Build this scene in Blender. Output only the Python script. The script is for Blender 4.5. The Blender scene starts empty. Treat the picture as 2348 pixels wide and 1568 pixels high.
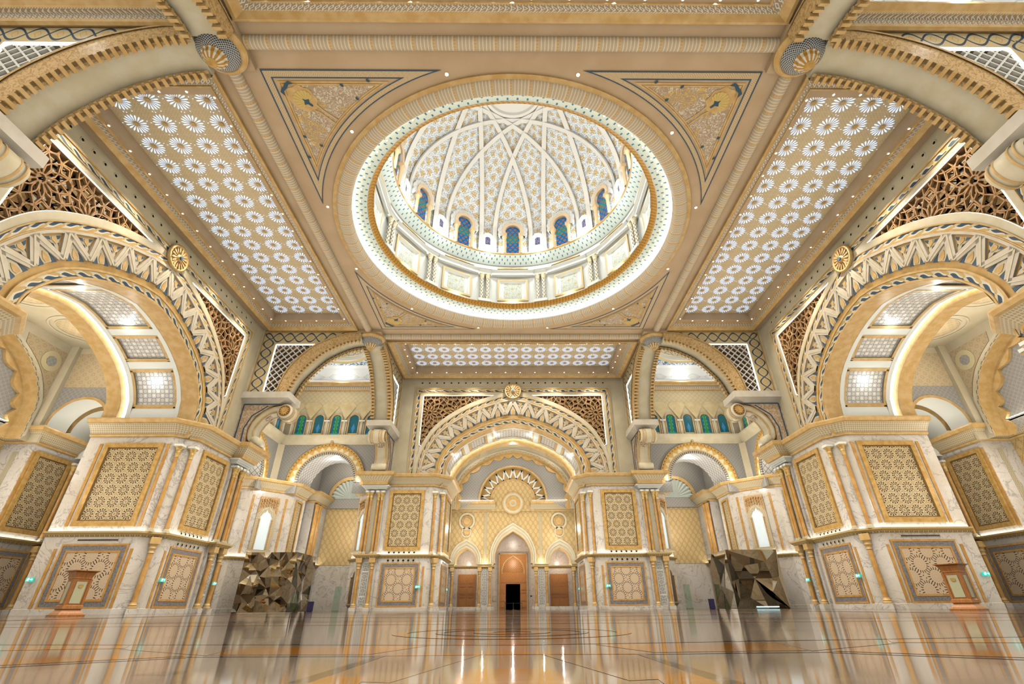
import bpy, math, random
from math import sin, cos, pi, sqrt, atan2, radians, hypot, floor
from mathutils import Vector, Matrix
random.seed(7)
S = bpy.context.scene
COL = S.collection
D = 40.66            # centre of the dome bay, metres in front of the camera
ZC = 36.36           # ceiling height
# ------------------------------------------------------------------ camera
cam = bpy.data.cameras.new('camera'); camo = bpy.data.objects.new('camera', cam); COL.objects.link(camo)
PITCH, YAW, ROLL, FPX = radians(29.659), radians(.697), radians(-.394), 1079.3
def cam_axes():
    F0 = Vector((sin(YAW), cos(YAW), 0)); R0 = Vector((cos(YAW), -sin(YAW), 0)); Z = Vector((0, 0, 1))
    F = F0*cos(PITCH)+Z*sin(PITCH); U = -F0*sin(PITCH)+Z*cos(PITCH)
    return R0*cos(ROLL)+U*sin(ROLL), -R0*sin(ROLL)+U*cos(ROLL), F
_r, _u, _f = cam_axes()
camo.matrix_world = Matrix(((_r.x, _u.x, -_f.x, .016), (_r.y, _u.y, -_f.y, 0), (_r.z, _u.z, -_f.z, .334), (0, 0, 0, 1)))
cam.sensor_width = 36; cam.lens = FPX/2348*36
cam.shift_x = -13.5/2348; cam.shift_y = -5.6/2348
cam.clip_start = .05; cam.clip_end = 500
S.camera = camo
# ------------------------------------------------------------------ light and exposure
S.view_settings.view_transform = 'Standard'; S.view_settings.look = 'None'
S.view_settings.gamma = 1; S.view_settings.use_curve_mapping = False
S.view_settings.exposure = -.95
cy = S.cycles
cy.max_bounces = 7; cy.diffuse_bounces = 4; cy.glossy_bounces = 4; cy.transmission_bounces = 4
cy.caustics_reflective = False; cy.caustics_refractive = False; cy.sample_clamp_indirect = 6
cy.use_fast_gi = True; cy.fast_gi_method = 'REPLACE'; cy.ao_bounces = 1; cy.ao_bounces_render = 1
cy.use_adaptive_sampling = True; cy.adaptive_threshold = .07; cy.adaptive_min_samples = 12
W = bpy.data.worlds.new('world'); S.world = W; W.use_nodes = True
W.node_tree.nodes['Background'].inputs[0].default_value = (1, .91, .78, 1)
W.node_tree.nodes['Background'].inputs[1].default_value = 1.5
def lamp(kind, loc, power, color=(1, .86, .66), radius=.15, spot=None, blend=.6, target=None):
    l = bpy.data.lights.new('lamp', kind); l.energy = power; l.color = color
    l.shadow_soft_size = radius
    if kind == 'SPOT': l.spot_size = radians(spot); l.spot_blend = blend
    o = bpy.data.objects.new('lamp', l); COL.objects.link(o); o.location = loc
    if target is not None: o.rotation_euler = (Vector(target)-Vector(loc)).to_track_quat('-Z', 'Y').to_euler()
    return o
WARM = (1, .91, .78); COOL = (.86, .94, 1)
# ceiling downlights that carry the hall: the ring of spots round the dome and those along the skylight trays
for a in range(12):
    t = radians(15+30*a)
    lamp('SPOT', (19.75*sin(t), D+19.75*cos(t), ZC-.12), 14000, WARM, .18, 140, 1.0, (19.75*sin(t), D+19.75*cos(t), 0))
for k in range(4):
    for w in (-14, -7, 0, 7, 14):
        for d in (24.1, 34.7):
            x, y = [(w, d), (-d, w), (d, -w), (-w, -d)][k]
            lamp('SPOT', (x, D+y, ZC+.15), 6500, WARM, .12, 105, 1.0, (x, D+y, 0))
# dome uplights hidden behind the lips of the drum
for a in range(12):
    t = radians(30*a+15)
    lamp('POINT', (14.3*sin(t)*.97, D+14.3*cos(t)*.97, 46.75), 1500, COOL, .2)
    lamp('POINT', (15.75*sin(t+.26), D+15.75*cos(t+.26), 38.6), 260, (.95, 1, .93), .12)
# ------------------------------------------------------------------ colours
def C(h):
    c = [int(h[i:i+2], 16)/255 for i in (0, 2, 4)]
    return tuple((x/12.92 if x <= .04045 else ((x+.055)/1.055)**2.4) for x in c)+(1,)
# ------------------------------------------------------------------ node expressions
class X:
    def __init__(s, nt, v): s.t = nt; s.v = v
    def _m(s, op, *a):
        n = s.t.nodes.new('ShaderNodeMath'); n.operation = op
        for i, q in enumerate((s,)+a):
            q = q.v if isinstance(q, X) else q
            if isinstance(q, (int, float)): n.inputs[i].default_value = q
            else: s.t.links.new(q, n.inputs[i])
        return X(s.t, n.outputs[0])
    def __add__(s, o): return s._m('ADD', o)
    __radd__ = __add__
    def __sub__(s, o): return s._m('SUBTRACT', o)
    def __rsub__(s, o): return (s*-1)+o
    def __mul__(s, o): return s._m('MULTIPLY', o)
    __rmul__ = __mul__
    def __truediv__(s, o): return s._m('DIVIDE', o)
    def __neg__(s): return s*-1
    def sin(s): return s._m('SINE')
    def cos(s): return s._m('COSINE')
    def abs(s): return s._m('ABSOLUTE')
    def floor(s): return s._m('FLOOR')
    def sqrt(s): return s._m('SQRT')
    def mod(s, o): return s._m('FLOORED_MODULO', o)
    def gt(s, o): return s._m('GREATER_THAN', o)
    def lt(s, o): return s._m('LESS_THAN', o)
    def min(s, o): return s._m('MINIMUM', o)
    def max(s, o): return s._m('MAXIMUM', o)
    def at2(s, o): return s._m('ARCTAN2', o)
    def tri(s, p): return (s._m('PINGPONG', p/2))           # triangle wave 0..p/2
    def ss(s, a, b):                                           # smoothstep a..b -> 0..1
        n = s.t.nodes.new('ShaderNodeMapRange'); n.interpolation_type = 'SMOOTHSTEP'
        s.t.links.new(s.v, n.inputs[0])
        n.inputs[1].default_value = a; n.inputs[2].default_value = b
        return X(s.t, n.outputs[0])
    def between(s, a, b): return s.gt(a)*s.lt(b)
class Nodes:
    def __init__(s, nt):
        s.t = nt
        uv = nt.nodes.new('ShaderNodeUVMap'); sp = nt.nodes.new('ShaderNodeSeparateXYZ')
        nt.links.new(uv.outputs[0], sp.inputs[0]); s.u = X(nt, sp.outputs[0]); s.v = X(nt, sp.outputs[1]); s._uv = uv.outputs[0]
        s._p = None
    def pos(s):
        if s._p is None:
            g = s.t.nodes.new('ShaderNodeNewGeometry'); s._p = g.outputs['Position']
        return s._p
    def xyz(s):
        sp = s.t.nodes.new('ShaderNodeSeparateXYZ'); s.t.links.new(s.pos(), sp.inputs[0])
        return [X(s.t, sp.outputs[i]) for i in range(3)]
    def vec(s, x, y, z=0):
        n = s.t.nodes.new('ShaderNodeCombineXYZ')
        for i, q in enumerate((x, y, z)):
            if isinstance(q, X): s.t.links.new(q.v, n.inputs[i])
            else: n.inputs[i].default_value = q
        return n.outputs[0]
    def noise(s, scale, detail=2, vec=None, dist=0, rough=.5):
        n = s.t.nodes.new('ShaderNodeTexNoise'); s.t.links.new(vec or s.pos(), n.inputs['Vector'])
        n.inputs['Scale'].default_value = scale; n.inputs['Detail'].default_value = detail
        n.inputs['Distortion'].default_value = dist; n.inputs['Roughness'].default_value = rough
        return X(s.t, n.outputs[0])
    def voro(s, scale, vec=None, feat='F1', rnd=1):
        n = s.t.nodes.new('ShaderNodeTexVoronoi'); n.feature = feat; s.t.links.new(vec or s.pos(), n.inputs['Vector'])
        n.inputs['Scale'].default_value = scale; n.inputs['Randomness'].default_value = rnd
        return X(s.t, n.outputs[0])
    def mix(s, f, a, b):
        n = s.t.nodes.new('ShaderNodeMix'); n.data_type = 'RGBA'
        ins = [i for i in n.inputs if i.enabled]
        for i, q in zip(ins, (f, a, b)):
            if isinstance(q, X): s.t.links.new(q.v, i)
            elif isinstance(q, str): i.default_value = C(q)
            else: i.default_value = q
        return X(s.t, [o for o in n.outputs if o.enabled][0])
    def cells(s, a, b, u=None, v=None):
        """polar coordinates in a staggered grid of period a by 2b: (r, theta)"""
        u = u or s.u; v = v or s.v
        x1 = u.mod(a)-a/2; y1 = v.mod(2*b)-b
        x2 = (u+a/2).mod(a)-a/2; y2 = (v+b).mod(2*b)-b
        r1 = (x1*x1+y1*y1).sqrt(); r2 = (x2*x2+y2*y2).sqrt(); k = r1.gt(r2)
        return r1.min(r2), y1.at2(x1)*(1-k)+y2.at2(x2)*k
MATS = {}
def mat(name, col, rough=.45, metal=0., spec=.5, emit=0., bump=None, coat=0.):
    """col: hex text or a function(Nodes) -> colour X (or (colour, height X))"""
    if name in MATS: return MATS[name]
    m = bpy.data.materials.new(name); m.use_nodes = True; nt = m.node_tree
    b = nt.nodes['Principled BSDF']
    b.inputs['Roughness'].default_value = rough; b.inputs['Metallic'].default_value = metal
    b.inputs['Specular IOR Level'].default_value = spec
    if coat: b.inputs['Coat Weight'].default_value = coat; b.inputs['Coat Roughness'].default_value = .06
    if isinstance(col, str): b.inputs['Base Color'].default_value = C(col)
    else:
        r = col(Nodes(nt)); h = None
        if isinstance(r, tuple): r, h = r
        nt.links.new(r.v, b.inputs['Base Color'])
        if emit: nt.links.new(r.v, b.inputs['Emission Color'])
        if h is not None:
            bn = nt.nodes.new('ShaderNodeBump'); bn.inputs['Strength'].default_value = .6; bn.inputs['Distance'].default_value = bump or .05
            nt.links.new(h.v, bn.inputs['Height']); nt.links.new(bn.outputs[0], b.inputs['Normal'])
    if emit:
        if isinstance(col, str): b.inputs['Emission Color'].default_value = C(col)
        b.inputs['Emission Strength'].default_value = emit
    MATS[name] = m; return m
def mottled(a, b, scale=1.2):
    return lambda N: N.mix(N.noise(scale, 4).ss(.3, .7), a, b)
plaster = mat('cream_plaster', mottled('DDCFAE', 'D3C39E', .5), .5)
ceilm = mat('tan_ceiling_stucco', mottled('CBAF8B', 'C2A47E', .35), .6)
white = mat('white_plaster', 'F0F0E4', .4)
ivory = mat('ivory_stone', mottled('E2D6B8', 'D8C9A4', .8), .45)
gold = mat('gilded_plaster', mottled('DEBB80', 'CFA562', 1.5), .42, .08)
gold2 = mat('gold_leaf', mottled('DAB36D', 'C4964A', 2.5), .36, .2)
onyx = mat('honey_onyx', mottled('D6A45C', 'C18B43', 1.3), .22)
dark = mat('dark_void', '0B0A09', .8)
black = mat('black_interior', '010101', 1, spec=0)
navy = mat('navy_inlay', '33566E', .45)
def f_marble(N):
    w = N.noise(.33, 6, dist=1.2, rough=.6)
    vein = (w-.5).abs().ss(.0, .022)
    w2 = N.noise(.9, 5, dist=2, rough=.65); v2 = (w2-.47).abs().ss(0, .018)
    return N.mix(vein.min(v2*.5+.5)*.85+.15, 'AFA498', N.mix(N.noise(.25, 2).ss(.35, .65), 'E5DCD0', 'DACEBC'))
marble = mat('veined_white_marble', f_marble, .16)
def f_star(N):
    r, t = N.cells(1.36, 1.2)
    pet = (t*12).cos().gt(-.4)*r.between(.2, .56)*(1-r.between(.37, .395))
    core = (r+(t*12).cos()*.02).between(.05, .1)
    s2 = (N.u*19).sin()*(N.v*21.8).sin(); bits = s2.abs().gt(.58)*r.gt(.62)
    m = pet.max(core).max(bits)
    return N.mix(m, 'E2CC9E', '5F4A2B'), 1-m
star = mat('carved_gold_star_screen', f_star, .42, .1, bump=.06)
def f_star2(N):
    r, t = N.cells(.95, .82)
    pet = (t*10).cos().gt(-.2)*r.between(.14, .39)
    bits = ((N.u*26).sin()*(N.v*30).sin()).abs().gt(.5)*r.gt(.44)
    return N.mix(pet.max(bits), 'CBB58A', '75624A')
star2 = mat('fine_star_screen', f_star2, .45)
def f_pink(N):
    r, t = N.cells(2.3, 1.15)
    ring = r.between(.6, .88)*((t*20).cos()-(r-.6)*3.0).gt(.05)
    thin = r.between(.2, .22).max((r+(t*20).cos()*.03).between(.4, .425))
    dots = ((N.u*13.66).sin()*(N.v*13.66).sin()).gt(.72)*r.gt(.95)
    c = N.mix(thin, 'D9BE9C', 'B9A88F')
    return N.mix(ring.max(dots), c, '4A4238')
pink = mat('inlaid_rose_marble', f_pink, .2)
greyband = mat('grey_carved_marble', lambda N: N.mix(N.noise(6, 3).ss(.4, .62), '8F8A88', '75706F'), .3)
def f_damask(a, b, c, sc):
    def f(N):
        n = N.noise(sc, 2, N.vec(N.u, N.v)); r, t = N.cells(4.2/sc, 2.1/sc)
        k = ((t*6).cos()*.35+r*sc*1.6-1.2).abs().ss(.08, .22)
        return N.mix(k, N.mix(n.gt(.52), a, b), c)
    return f
bluegrey = mat('blue_grey_arabesque_tile', f_damask('3C5266', '6E6A62', 'A9A49A', 7), .4)
beigepat = mat('beige_star_stucco', f_damask('A58E68', '8C8473', 'CDB78F', 4), .5)
whitepat = mat('white_arabesque_stucco', f_damask('9DA0A0', '8FA3B4', 'E6E2D6', 5), .45)
def f_quat(N):
    r, t = N.cells(1.0, .5)
    ring = (r+(t*4).cos()*.06).between(.27, .335); fl = (r-.16-(t*4).cos()*.07).lt(0)
    return N.mix(ring, N.mix(fl, 'D6CEC0', 'F0ECE2'), '7E8286')
quat = mat('quatrefoil_coffer_tile', f_quat, .35)
def f_net(N):
    return N.mix(((N.u+N.v).tri(.9)).lt(.05).max(((N.u-N.v).tri(.9)).lt(.05)), 'E6E1D6', '6F6E6C')
net = mat('white_net_vault', f_net, .4)
def f_diaper(N):
    a = (N.u*1.5+N.v).tri(1.5); b = (N.u*1.5-N.v).tri(1.5)
    ln = a.lt(.05).max(b.lt(.05)); bl = (a*a+b*b*.6).sqrt().between(.36, .44)
    return N.mix(ln.max(bl*.7), 'DDC18A', 'B58A45')
diaper = mat('gold_diaper_wall', f_diaper, .42, .15)
def f_quilt(N):
    a = (N.u+N.v).tri(.9); b = (N.u-N.v).tri(.9)
    return N.mix(a.lt(.05).max(b.lt(.05)), 'D9C79C', 'C7B282')
quilt = mat('quilted_cream_stucco', f_quilt, .5)
def f_hex(N):
    a = ((N.u*13).sin()*(N.v*13).sin()).abs()
    return N.mix(a.gt(.45), 'DCCBA8', 'BBA67C')
honey = mat('honeycomb_cove', f_hex, .45)
def f_dado(N):
    t = (N.u.tri(.5)*2.2-(.4-N.v)).gt(0)
    d = ((N.u.mod(.25)-.125).abs()*3+(N.v-.22).abs()*2.4).lt(.2)
    return N.mix(d, N.mix(t, 'D9C295', 'C4A468'), '7E6440')
dadom = mat('fretted_dado_band', f_dado, .42)
def f_braid(N):                                  # u metres along, v 0..1 across
    s = (N.u*5.2).sin(); k = (N.v-.5-s*.2).abs(); k2 = (N.v-.5+s*.2).abs()
    b = k.lt(.13); g = k2.lt(.13); e = (N.v-.5).abs().gt(.44)
    return N.mix(e, N.mix(g, N.mix(b, 'D9CDB2', '3B556A'), 'D8BC78'), 'C29A52')
braid = mat('braided_blue_border', f_braid, .42)
def f_braidbk(N):
    s = (N.u*4.2).sin(); c = (N.u*4.2).cos(); k = (N.v-.5-s*.22).abs(); k2 = (N.v-.5+s*.22).abs()
    e = (N.v-.5).abs().gt(.43)
    w_ = N.v-.5-s*.2; dg = (N.u*4.2+N.v*5).sin()
    return N.mix(e, N.mix(w_.lt(-.05), N.mix(w_.abs().lt(.13), N.mix(dg.gt(.2), 'E3D7BC', 'D0AE6C'), N.mix(dg.gt(.75), 'E6DCC2', 'C49F5E')), N.mix(dg.gt(.6), '2F4A62', 'D8C89E')), 'C9A055')
braid2 = mat('blue_chain_border', f_braidbk, .42)
def f_ogee(N):                                  # u along in metres, v 0..1 across
    s = (N.u*2.0).cos(); a = (N.v-.45-s*.33).abs().lt(.055); b = (N.v-.45+s*.33).abs().lt(.055)
    r = ((N.u*2).sin().abs()*.5+(N.v-.45).abs()*1.2).between(.2, .24)
    e = N.v.lt(.06).max(N.v.gt(.95))
    return N.mix(a.max(b), N.mix(e, N.mix(r, 'DCC592', 'C99B4B'), 'C4934A'), '3A4F66')
ogee = mat('navy_ogee_border', f_ogee, .45)
def f_rope(N):                                  # u along in metres, v around
    p = N.u.mod(1.5); ln = p.tri(.26).lt(.035)*p.gt(.24)*p.lt(1.4)
    bead = (((p-.1)*(p-.1)+(N.v.mod(.22)-.11)*(N.v.mod(.22)-.11)).sqrt()).lt(.085); bd = p.lt(.22)
    return N.mix(bead, N.mix(ln.max(p.between(.2, .235)), N.mix(bd, 'C6B192', 'CDBB98'), 'E3D5B8'), 'D7A55C'), bead+ln
rope = mat('roped_tan_moulding', f_rope, .5, bump=.06)
def f_diam(N):                                  # white lozenges on dark, u along, v 0..1 across
    a = N.u.tri(.42)*2.4+(N.v-.5).abs(); k = a.lt(.42); h = a.lt(.17); h2 = a.lt(.08)
    e = (N.v-.5).abs().gt(.36); st = ((N.u*30+N.v*10).sin()).gt(0)
    return N.mix(e, N.mix(k, 'B39468', N.mix(h, 'E2DCCB', N.mix(h2, '4B4238', 'D8D0BC'))), N.mix(st, 'B7A483', 'E2DAC6'))
diam = mat('lozenge_border', f_diam, .45)
def f_mint(N):                                  # dashes on the dome soffit, u degrees, v 0..1 across
    p = N.u.mod(3)-1.5; q = (N.u+1.5).mod(3)-1.5
    ds = ((p*1.0).abs().lt(.28)*(N.v-.25).abs().lt(.09)).max(q.abs().lt(.28)*(N.v-.56).abs().lt(.09)).max(p.abs().lt(.28)*(N.v-.85).abs().lt(.08))
    h = ((N.u*4.19).cos()*(N.v*14).sin()).abs().between(.25, .38)
    return N.mix(ds, N.mix(h, 'D9E2D2', 'F2F5EA'), '3F7F9E')
mint = mat('mint_and_blue_dome_band', f_mint, .4)
def f_flute(N): return N.mix((N.u*14).sin().gt(0), 'D0A24F', 'B98535')
flute = mat('fluted_gold_lip', f_flute, .35, .3)
def f_dome(N):                                  # u metres round, v metres up
    r, t = N.cells(1.9, 1.15)
    g = (r+(t*5).cos()*.12).lt(.42); st = (r+(t*6).sin()*.1).between(.5, .56); wl = (r+(t*3).cos()*.2).between(.72, .84)
    n = N.noise(7, 1, N.vec(N.u, N.v))
    c = N.mix(n.ss(.5, .58), 'E8E8E2', '8FAAC0'); c = N.mix(st, c, 'C9AC74')
    return N.mix(g*n.gt(.4), N.mix(wl, c, 'F6F3EA'), N.mix(n.gt(.54), 'D6B678', 'B8954F'))
domem = mat('dome_arabesque_stucco', f_dome, .45)
def f_panel(N):
    r, t = N.cells(1.7, .9); k = (r+(t*6).cos()*.07).between(.2, .24); g = r.lt(.13); n = (N.noise(4, 1, N.vec(N.u, N.v))-.5).abs().lt(.03)
    return N.mix(g, N.mix(k.max(n), 'D9DBC8', 'AAB3A6'), 'D9B45E')
drump = mat('drum_panel_relief', f_panel, .45)
def f_knit(N):
    return N.mix(((N.u*16).sin()*(N.v*10).sin()).gt(.1), 'F0EDDC', 'A48C55')
knit = mat('woven_gilt_column', f_knit, .4)
def f_sgeo(N):
    a = (N.u.tri(.42)-.105).abs(); b = (N.v.tri(.42)-.105).abs(); k = (a+b)
    return N.mix(k.between(.05, .085).max(k.gt(.17)), 'DCCDA8', '5C5648')
geo = mat('lozenge_inlay_strip', f_sgeo, .3)
def f_grey(N):
    r, t = N.cells(.9, .45); k = (r+(t*8).cos()*.03).between(.25, .32).max(r.lt(.08)); n = ((N.u*24).sin()*(N.v*24).sin()).gt(.3)
    return N.mix(k, N.mix(n, 'A7A39B', '8B8984'), 'D8D3C8')
greyin = mat('grey_star_inlay_strip', f_grey, .3)
def f_glass(N):
    r, t = N.cells(.78, .5)
    red = (r+(t*8).cos()*.03).lt(.13); y = (r+(t*8).cos()*.04).between(.14, .18)
    c = N.mix((N.v*1.3).sin().gt(.55), '0560A4', '0A7F8C'); c = N.mix(y, c, '8FA83A'); return N.mix(red, c, 'A8381C')
stained = mat('blue_stained_glass', f_glass, .15, emit=.32)
def f_tree(N):                                   # u -.5...5 metres, v up
    tr = (N.u.abs()+(N.v*9).sin()*.12).lt(.3); st = N.u.abs().lt(.05); n = N.noise(9, 1, N.vec(N.u, N.v))
    c = N.mix(n.gt(.5), '14545E', '1D6E94'); c = N.mix(tr, c, N.mix(n.gt(.45), '1F7A3E', '3FA35B')); c = N.mix(st, c, '2E5A2E')
    return N.mix(N.v.lt(.42), c, N.mix(N.v.lt(.2), '3FA0A0', 'C8843C'))
stain2 = mat('green_tree_stained_glass', f_tree, .15, emit=.38)
def f_vase(N):
    n = N.noise(8, 1, N.vec(N.u, N.v)); k = (N.u.abs()*1.5+(N.v-1.3).abs()*.5).lt(.5)
    c = N.mix(n.gt(.5), '17507A', '1E6E5E'); c = N.mix(k, c, N.mix(n.gt(.47), '2070B8', '4A8FB0'))
    return N.mix(N.v.lt(.42), c, N.mix(N.v.lt(.2), 'D8B46A', 'B8602A'))
stain3 = mat('blue_vase_stained_glass', f_vase, .15, emit=.38)
def f_frost(N):
    r, t = N.cells(1.2, .6); k = r.between(.42, .46).max((r+(t*8).cos()*.05).between(.2, .23))
    return N.mix(k, 'DCE6E6', 'B4C4C8')
frost = mat('etched_pale_glass', f_frost, .3, emit=.9)
led = mat('white_light_line', 'FFF8EC', .5, emit=5)
cove = mat('cove_light', 'FFF8EA', .5, emit=9)
washl = mat('wash_light', 'FFF8EC', .5, emit=30)
bulb = mat('lamp_lens', 'FFF6E4', .4, emit=25)
sky = mat('lit_skylight_glass', 'C9DEFF', .3, emit=1.9)
lattice = mat('carved_brown_lattice', mottled('CB9E6C', 'B28552', 2), .5)
mirror = mat('aged_mirror', 'D8C7A8', .04, 1)
facet = mat('bronze_mirror_facet', '9A8C74', .02, 1)
facetd = mat('dark_mirror_facet', '554F43', .02, 1)
facetl = mat('pale_mirror_facet', 'D9D3C6', .02, 1)
def f_wood(a, b):
    return lambda N: N.mix(N.noise(3, 3, N.vec(N.u*6, N.v*.8), 1).ss(.3, .7), a, b)
wood = mat('polished_brown_wood', f_wood('C07E40', 'A5662C'), .36)
doorw = mat('carved_door_wood', f_wood('D38D4C', 'BF7838'), .4)
cream = mat('cream_panel_leather', 'CBC6A0', .5)
purple = mat('dark_purple_cloth', '2A2350', .7)
glassg = mat('green_edge_glass', 'BFD8C4', .03); glassg.node_tree.nodes['Principled BSDF'].inputs['Transmission Weight'].default_value = 1
exitm = mat('lit_exit_sign_green', '19C6B4', .3, emit=1.6)
exitw = mat('lit_exit_sign_white', 'F4FFFC', .3, emit=1.8)
steel = mat('brushed_steel', '8A8880', .3, 1)
# ------------------------------------------------------------------ mesh builder
class B:
    def __init__(s): s.v = []; s.f = []; s.uv = []; s.m = []; s.s = []
    def face(s, pts, mi=0, uv=None, sm=False):
        i = len(s.v); s.v += [tuple(p) for p in pts]; s.f.append(tuple(range(i, i+len(pts))))
        if uv is None:
            n = Vector((0, 0, 0)); P = [Vector(p) for p in pts]
            for j in range(len(P)): n += (P[j]-P[0]).cross(P[(j+1) % len(P)]-P[0])
            n = n.normalized() if n.length > 1e-12 else Vector((0, 0, 1))
            if abs(n.z) > .75: uv = [(p[0], p[1]) for p in pts]
            else:
                t = Vector((-n.y, n.x)).normalized(); uv = [(p[0]*t.x+p[1]*t.y, p[2]) for p in pts]
        s.uv.append(uv); s.m.append(mi); s.s.append(sm)
    def grid(s, P, mi=0, uv=None, close=False, sm=True, mis=None):
        """P[i][j] points; uv[i][j] or None; mis: material per j segment"""
        n, m = len(P), len(P[0]); o = len(s.v)
        for r in P: s.v += [tuple(p) for p in r]
        for i in range(n if close else n-1):
            i2 = (i+1) % n
            for j in range(m-1):
                s.f.append((o+i*m+j, o+i2*m+j, o+i2*m+j+1, o+i*m+j+1)); s.s.append(sm)
                s.m.append(mis[j] if mis else mi)
                if uv: 
                    a, b = uv[i], uv[i+1]
                    s.uv.append([a[j], b[j], b[j+1], a[j+1]])
                else: s.uv.append([(0, 0)]*4)
    def box(s, x0, x1, y0, y1, z0, z1, mi=0):
        p = [(x0, y0, z0), (x1, y0, z0), (x1, y1, z0), (x0, y1, z0), (x0, y0, z1), (x1, y0, z1), (x1, y1, z1), (x0, y1, z1)]
        for q in ((0, 3, 2, 1), (4, 5, 6, 7), (0, 1, 5, 4), (1, 2, 6, 5), (2, 3, 7, 6), (3, 0, 4, 7)): s.face([p[i] for i in q], mi)
    def bar(s, a, b, w, h, up=(0, 0, 1), mi=0):
        a, b = Vector(a), Vector(b); t = (b-a)
        if t.length < 1e-6: return
        t.normalize(); up = Vector(up); n = t.cross(up).normalized()*w/2; u = up.normalized()*h/2
        q = [a-n-u, a+n-u, a+n+u, a-n+u]; r = [b-n-u, b+n-u, b+n+u, b-n+u]
        for i in range(4): s.face([q[i], q[(i+1) % 4], r[(i+1) % 4], r[i]], mi)
        s.face(q[::-1], mi); s.face(r, mi)
    def prism(s, poly, z0, z1, mi=0, caps=True, mside=None):
        n = len(poly); L = 0
        for i in range(n):
            a, b = poly[i], poly[(i+1) % n]; l = hypot(b[0]-a[0], b[1]-a[1])
            s.face([(a[0], a[1], z0), (b[0], b[1], z0), (b[0], b[1], z1), (a[0], a[1], z1)], mi if mside is None else mside, [(L, z0), (L+l, z0), (L+l, z1), (L, z1)]); L += l
        if caps:
            s.face([(p[0], p[1], z1) for p in poly], mi); s.face([(p[0], p[1], z0) for p in poly[::-1]], mi)
    def slab(s, poly, fr, c0, c1, mi=0, mside=None, back=False):
        """polygon (a,b) in frame fr(a,b,c), front at c0, sides to c1"""
        s.face([fr(a, b, c0) for a, b in poly], mi, [tuple(p) for p in poly])
        n = len(poly)
        for i in range(n):
            a, b = poly[i], poly[(i+1) % n]; l = hypot(b[0]-a[0], b[1]-a[1])
            s.face([fr(*a, c0), fr(*b, c0), fr(*b, c1), fr(*a, c1)], mi if mside is None else mside, [(0, 0), (l, 0), (l, c1-c0), (0, c1-c0)])
        if back: s.face([fr(a, b, c1) for a, b in poly[::-1]], mi)
    def ribbon(s, A, Bp, fr, c, mi=0, planar=False, lo=0, hi=1):
        """strip between 2D polylines A and Bp in a frame, uv = (arc length, 0..1)"""
        L = 0
        for i in range(len(A)-1):
            l = hypot((A[i+1][0]+Bp[i+1][0]-A[i][0]-Bp[i][0])/2, (A[i+1][1]+Bp[i+1][1]-A[i][1]-Bp[i][1])/2)
            if l < 1e-9: continue
            s.face([fr(*A[i], c), fr(*A[i+1], c), fr(*Bp[i+1], c), fr(*Bp[i], c)], mi, [tuple(A[i]), tuple(A[i+1]), tuple(Bp[i+1]), tuple(Bp[i])] if planar else [(L, lo), (L+l, lo), (L+l, hi), (L, hi)]); L += l
    def edge(s, A, fr, c0, c1, mi=0):
        L = 0
        for i in range(len(A)-1):
            l = hypot(A[i+1][0]-A[i][0], A[i+1][1]-A[i][1])
            s.face([fr(*A[i], c0), fr(*A[i+1], c0), fr(*A[i+1], c1), fr(*A[i], c1)], mi, [(L, 0), (L+l, 0), (L+l, abs(c1-c0)), (L, abs(c1-c0))], True); L += l
    def sweep(s, path, prof, mis, closed=False, unit=None):
        """plan path (x,y); prof (offset to the right of travel, z); unit: list of segments whose v runs 0..1"""
        n = len(path); N = []
        for i in range(n):
            a = path[i-1] if (i or closed) else None; c = path[(i+1) % n] if (i < n-1 or closed) else None; b = path[i]; ns = []
            for p, q in ((a, b), (b, c)):
                if p is None or q is None: continue
                l = hypot(q[0]-p[0], q[1]-p[1]); ns.append(((q[1]-p[1])/l, -(q[0]-p[0])/l))
            if len(ns) == 2:
                k = 1+ns[0][0]*ns[1][0]+ns[0][1]*ns[1][1]; k = max(k, .25); N.append(((ns[0][0]+ns[1][0])/k, (ns[0][1]+ns[1][1])/k))
            else: N.append(ns[0])
        L = 0; V = [0]
        for j in range(len(prof)-1): V.append(V[-1]+hypot(prof[j+1][0]-prof[j][0], prof[j+1][1]-prof[j][1]))
        for i in range(n if closed else n-1):
            i2 = (i+1) % n; l = hypot(path[i2][0]-path[i][0], path[i2][1]-path[i][1])
            for j in range(len(prof)-1):
                p = lambda k, q: (path[k][0]+N[k][0]*q[0], path[k][1]+N[k][1]*q[0], q[1])
                v0, v1 = (0, 1) if unit and j in unit else (V[j]-V[0], V[j+1]-V[0])
                s.face([p(i, prof[j]), p(i2, prof[j]), p(i2, prof[j+1]), p(i, prof[j+1])], mis[j], [(L, v0), (L+l, v0), (L+l, v1), (L, v1)])
            L += l
    def lathe(s, prof, n, mis, a0=0., a1=2*pi, c=(0, 0, 0), uscale=None, unit=None, sm=True):
        """prof (r,z) about +Z at c; angle from +Y clockwise; u metres along (or degrees when uscale='deg')"""
        full = abs(a1-a0-2*pi) < 1e-6
        for j in range(len(prof)-1):
            (r0, z0), (r1, z1) = prof[j], prof[j+1]; rm = (r0+r1)/2; l = hypot(r1-r0, z1-z0)
            v = sum(hypot(prof[q+1][0]-prof[q][0], prof[q+1][1]-prof[q][1]) for q in range(j))
            P = []; U = []
            for i in range(n+1):
                t = a0+(a1-a0)*i/n
                P.append([(c[0]+r*sin(t), c[1]+r*cos(t), c[2]+z) for r, z in ((r0, z0), (r1, z1))])
                u = t*57.29578 if uscale == 'deg' else t*(uscale or rm)
                U.append([(u, 0), (u, 1)] if unit and j in unit else [(u, v), (u, v+l)])
            s.grid(P, mis[j] if isinstance(mis, (list, tuple)) else mis, U, False, sm)
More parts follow.
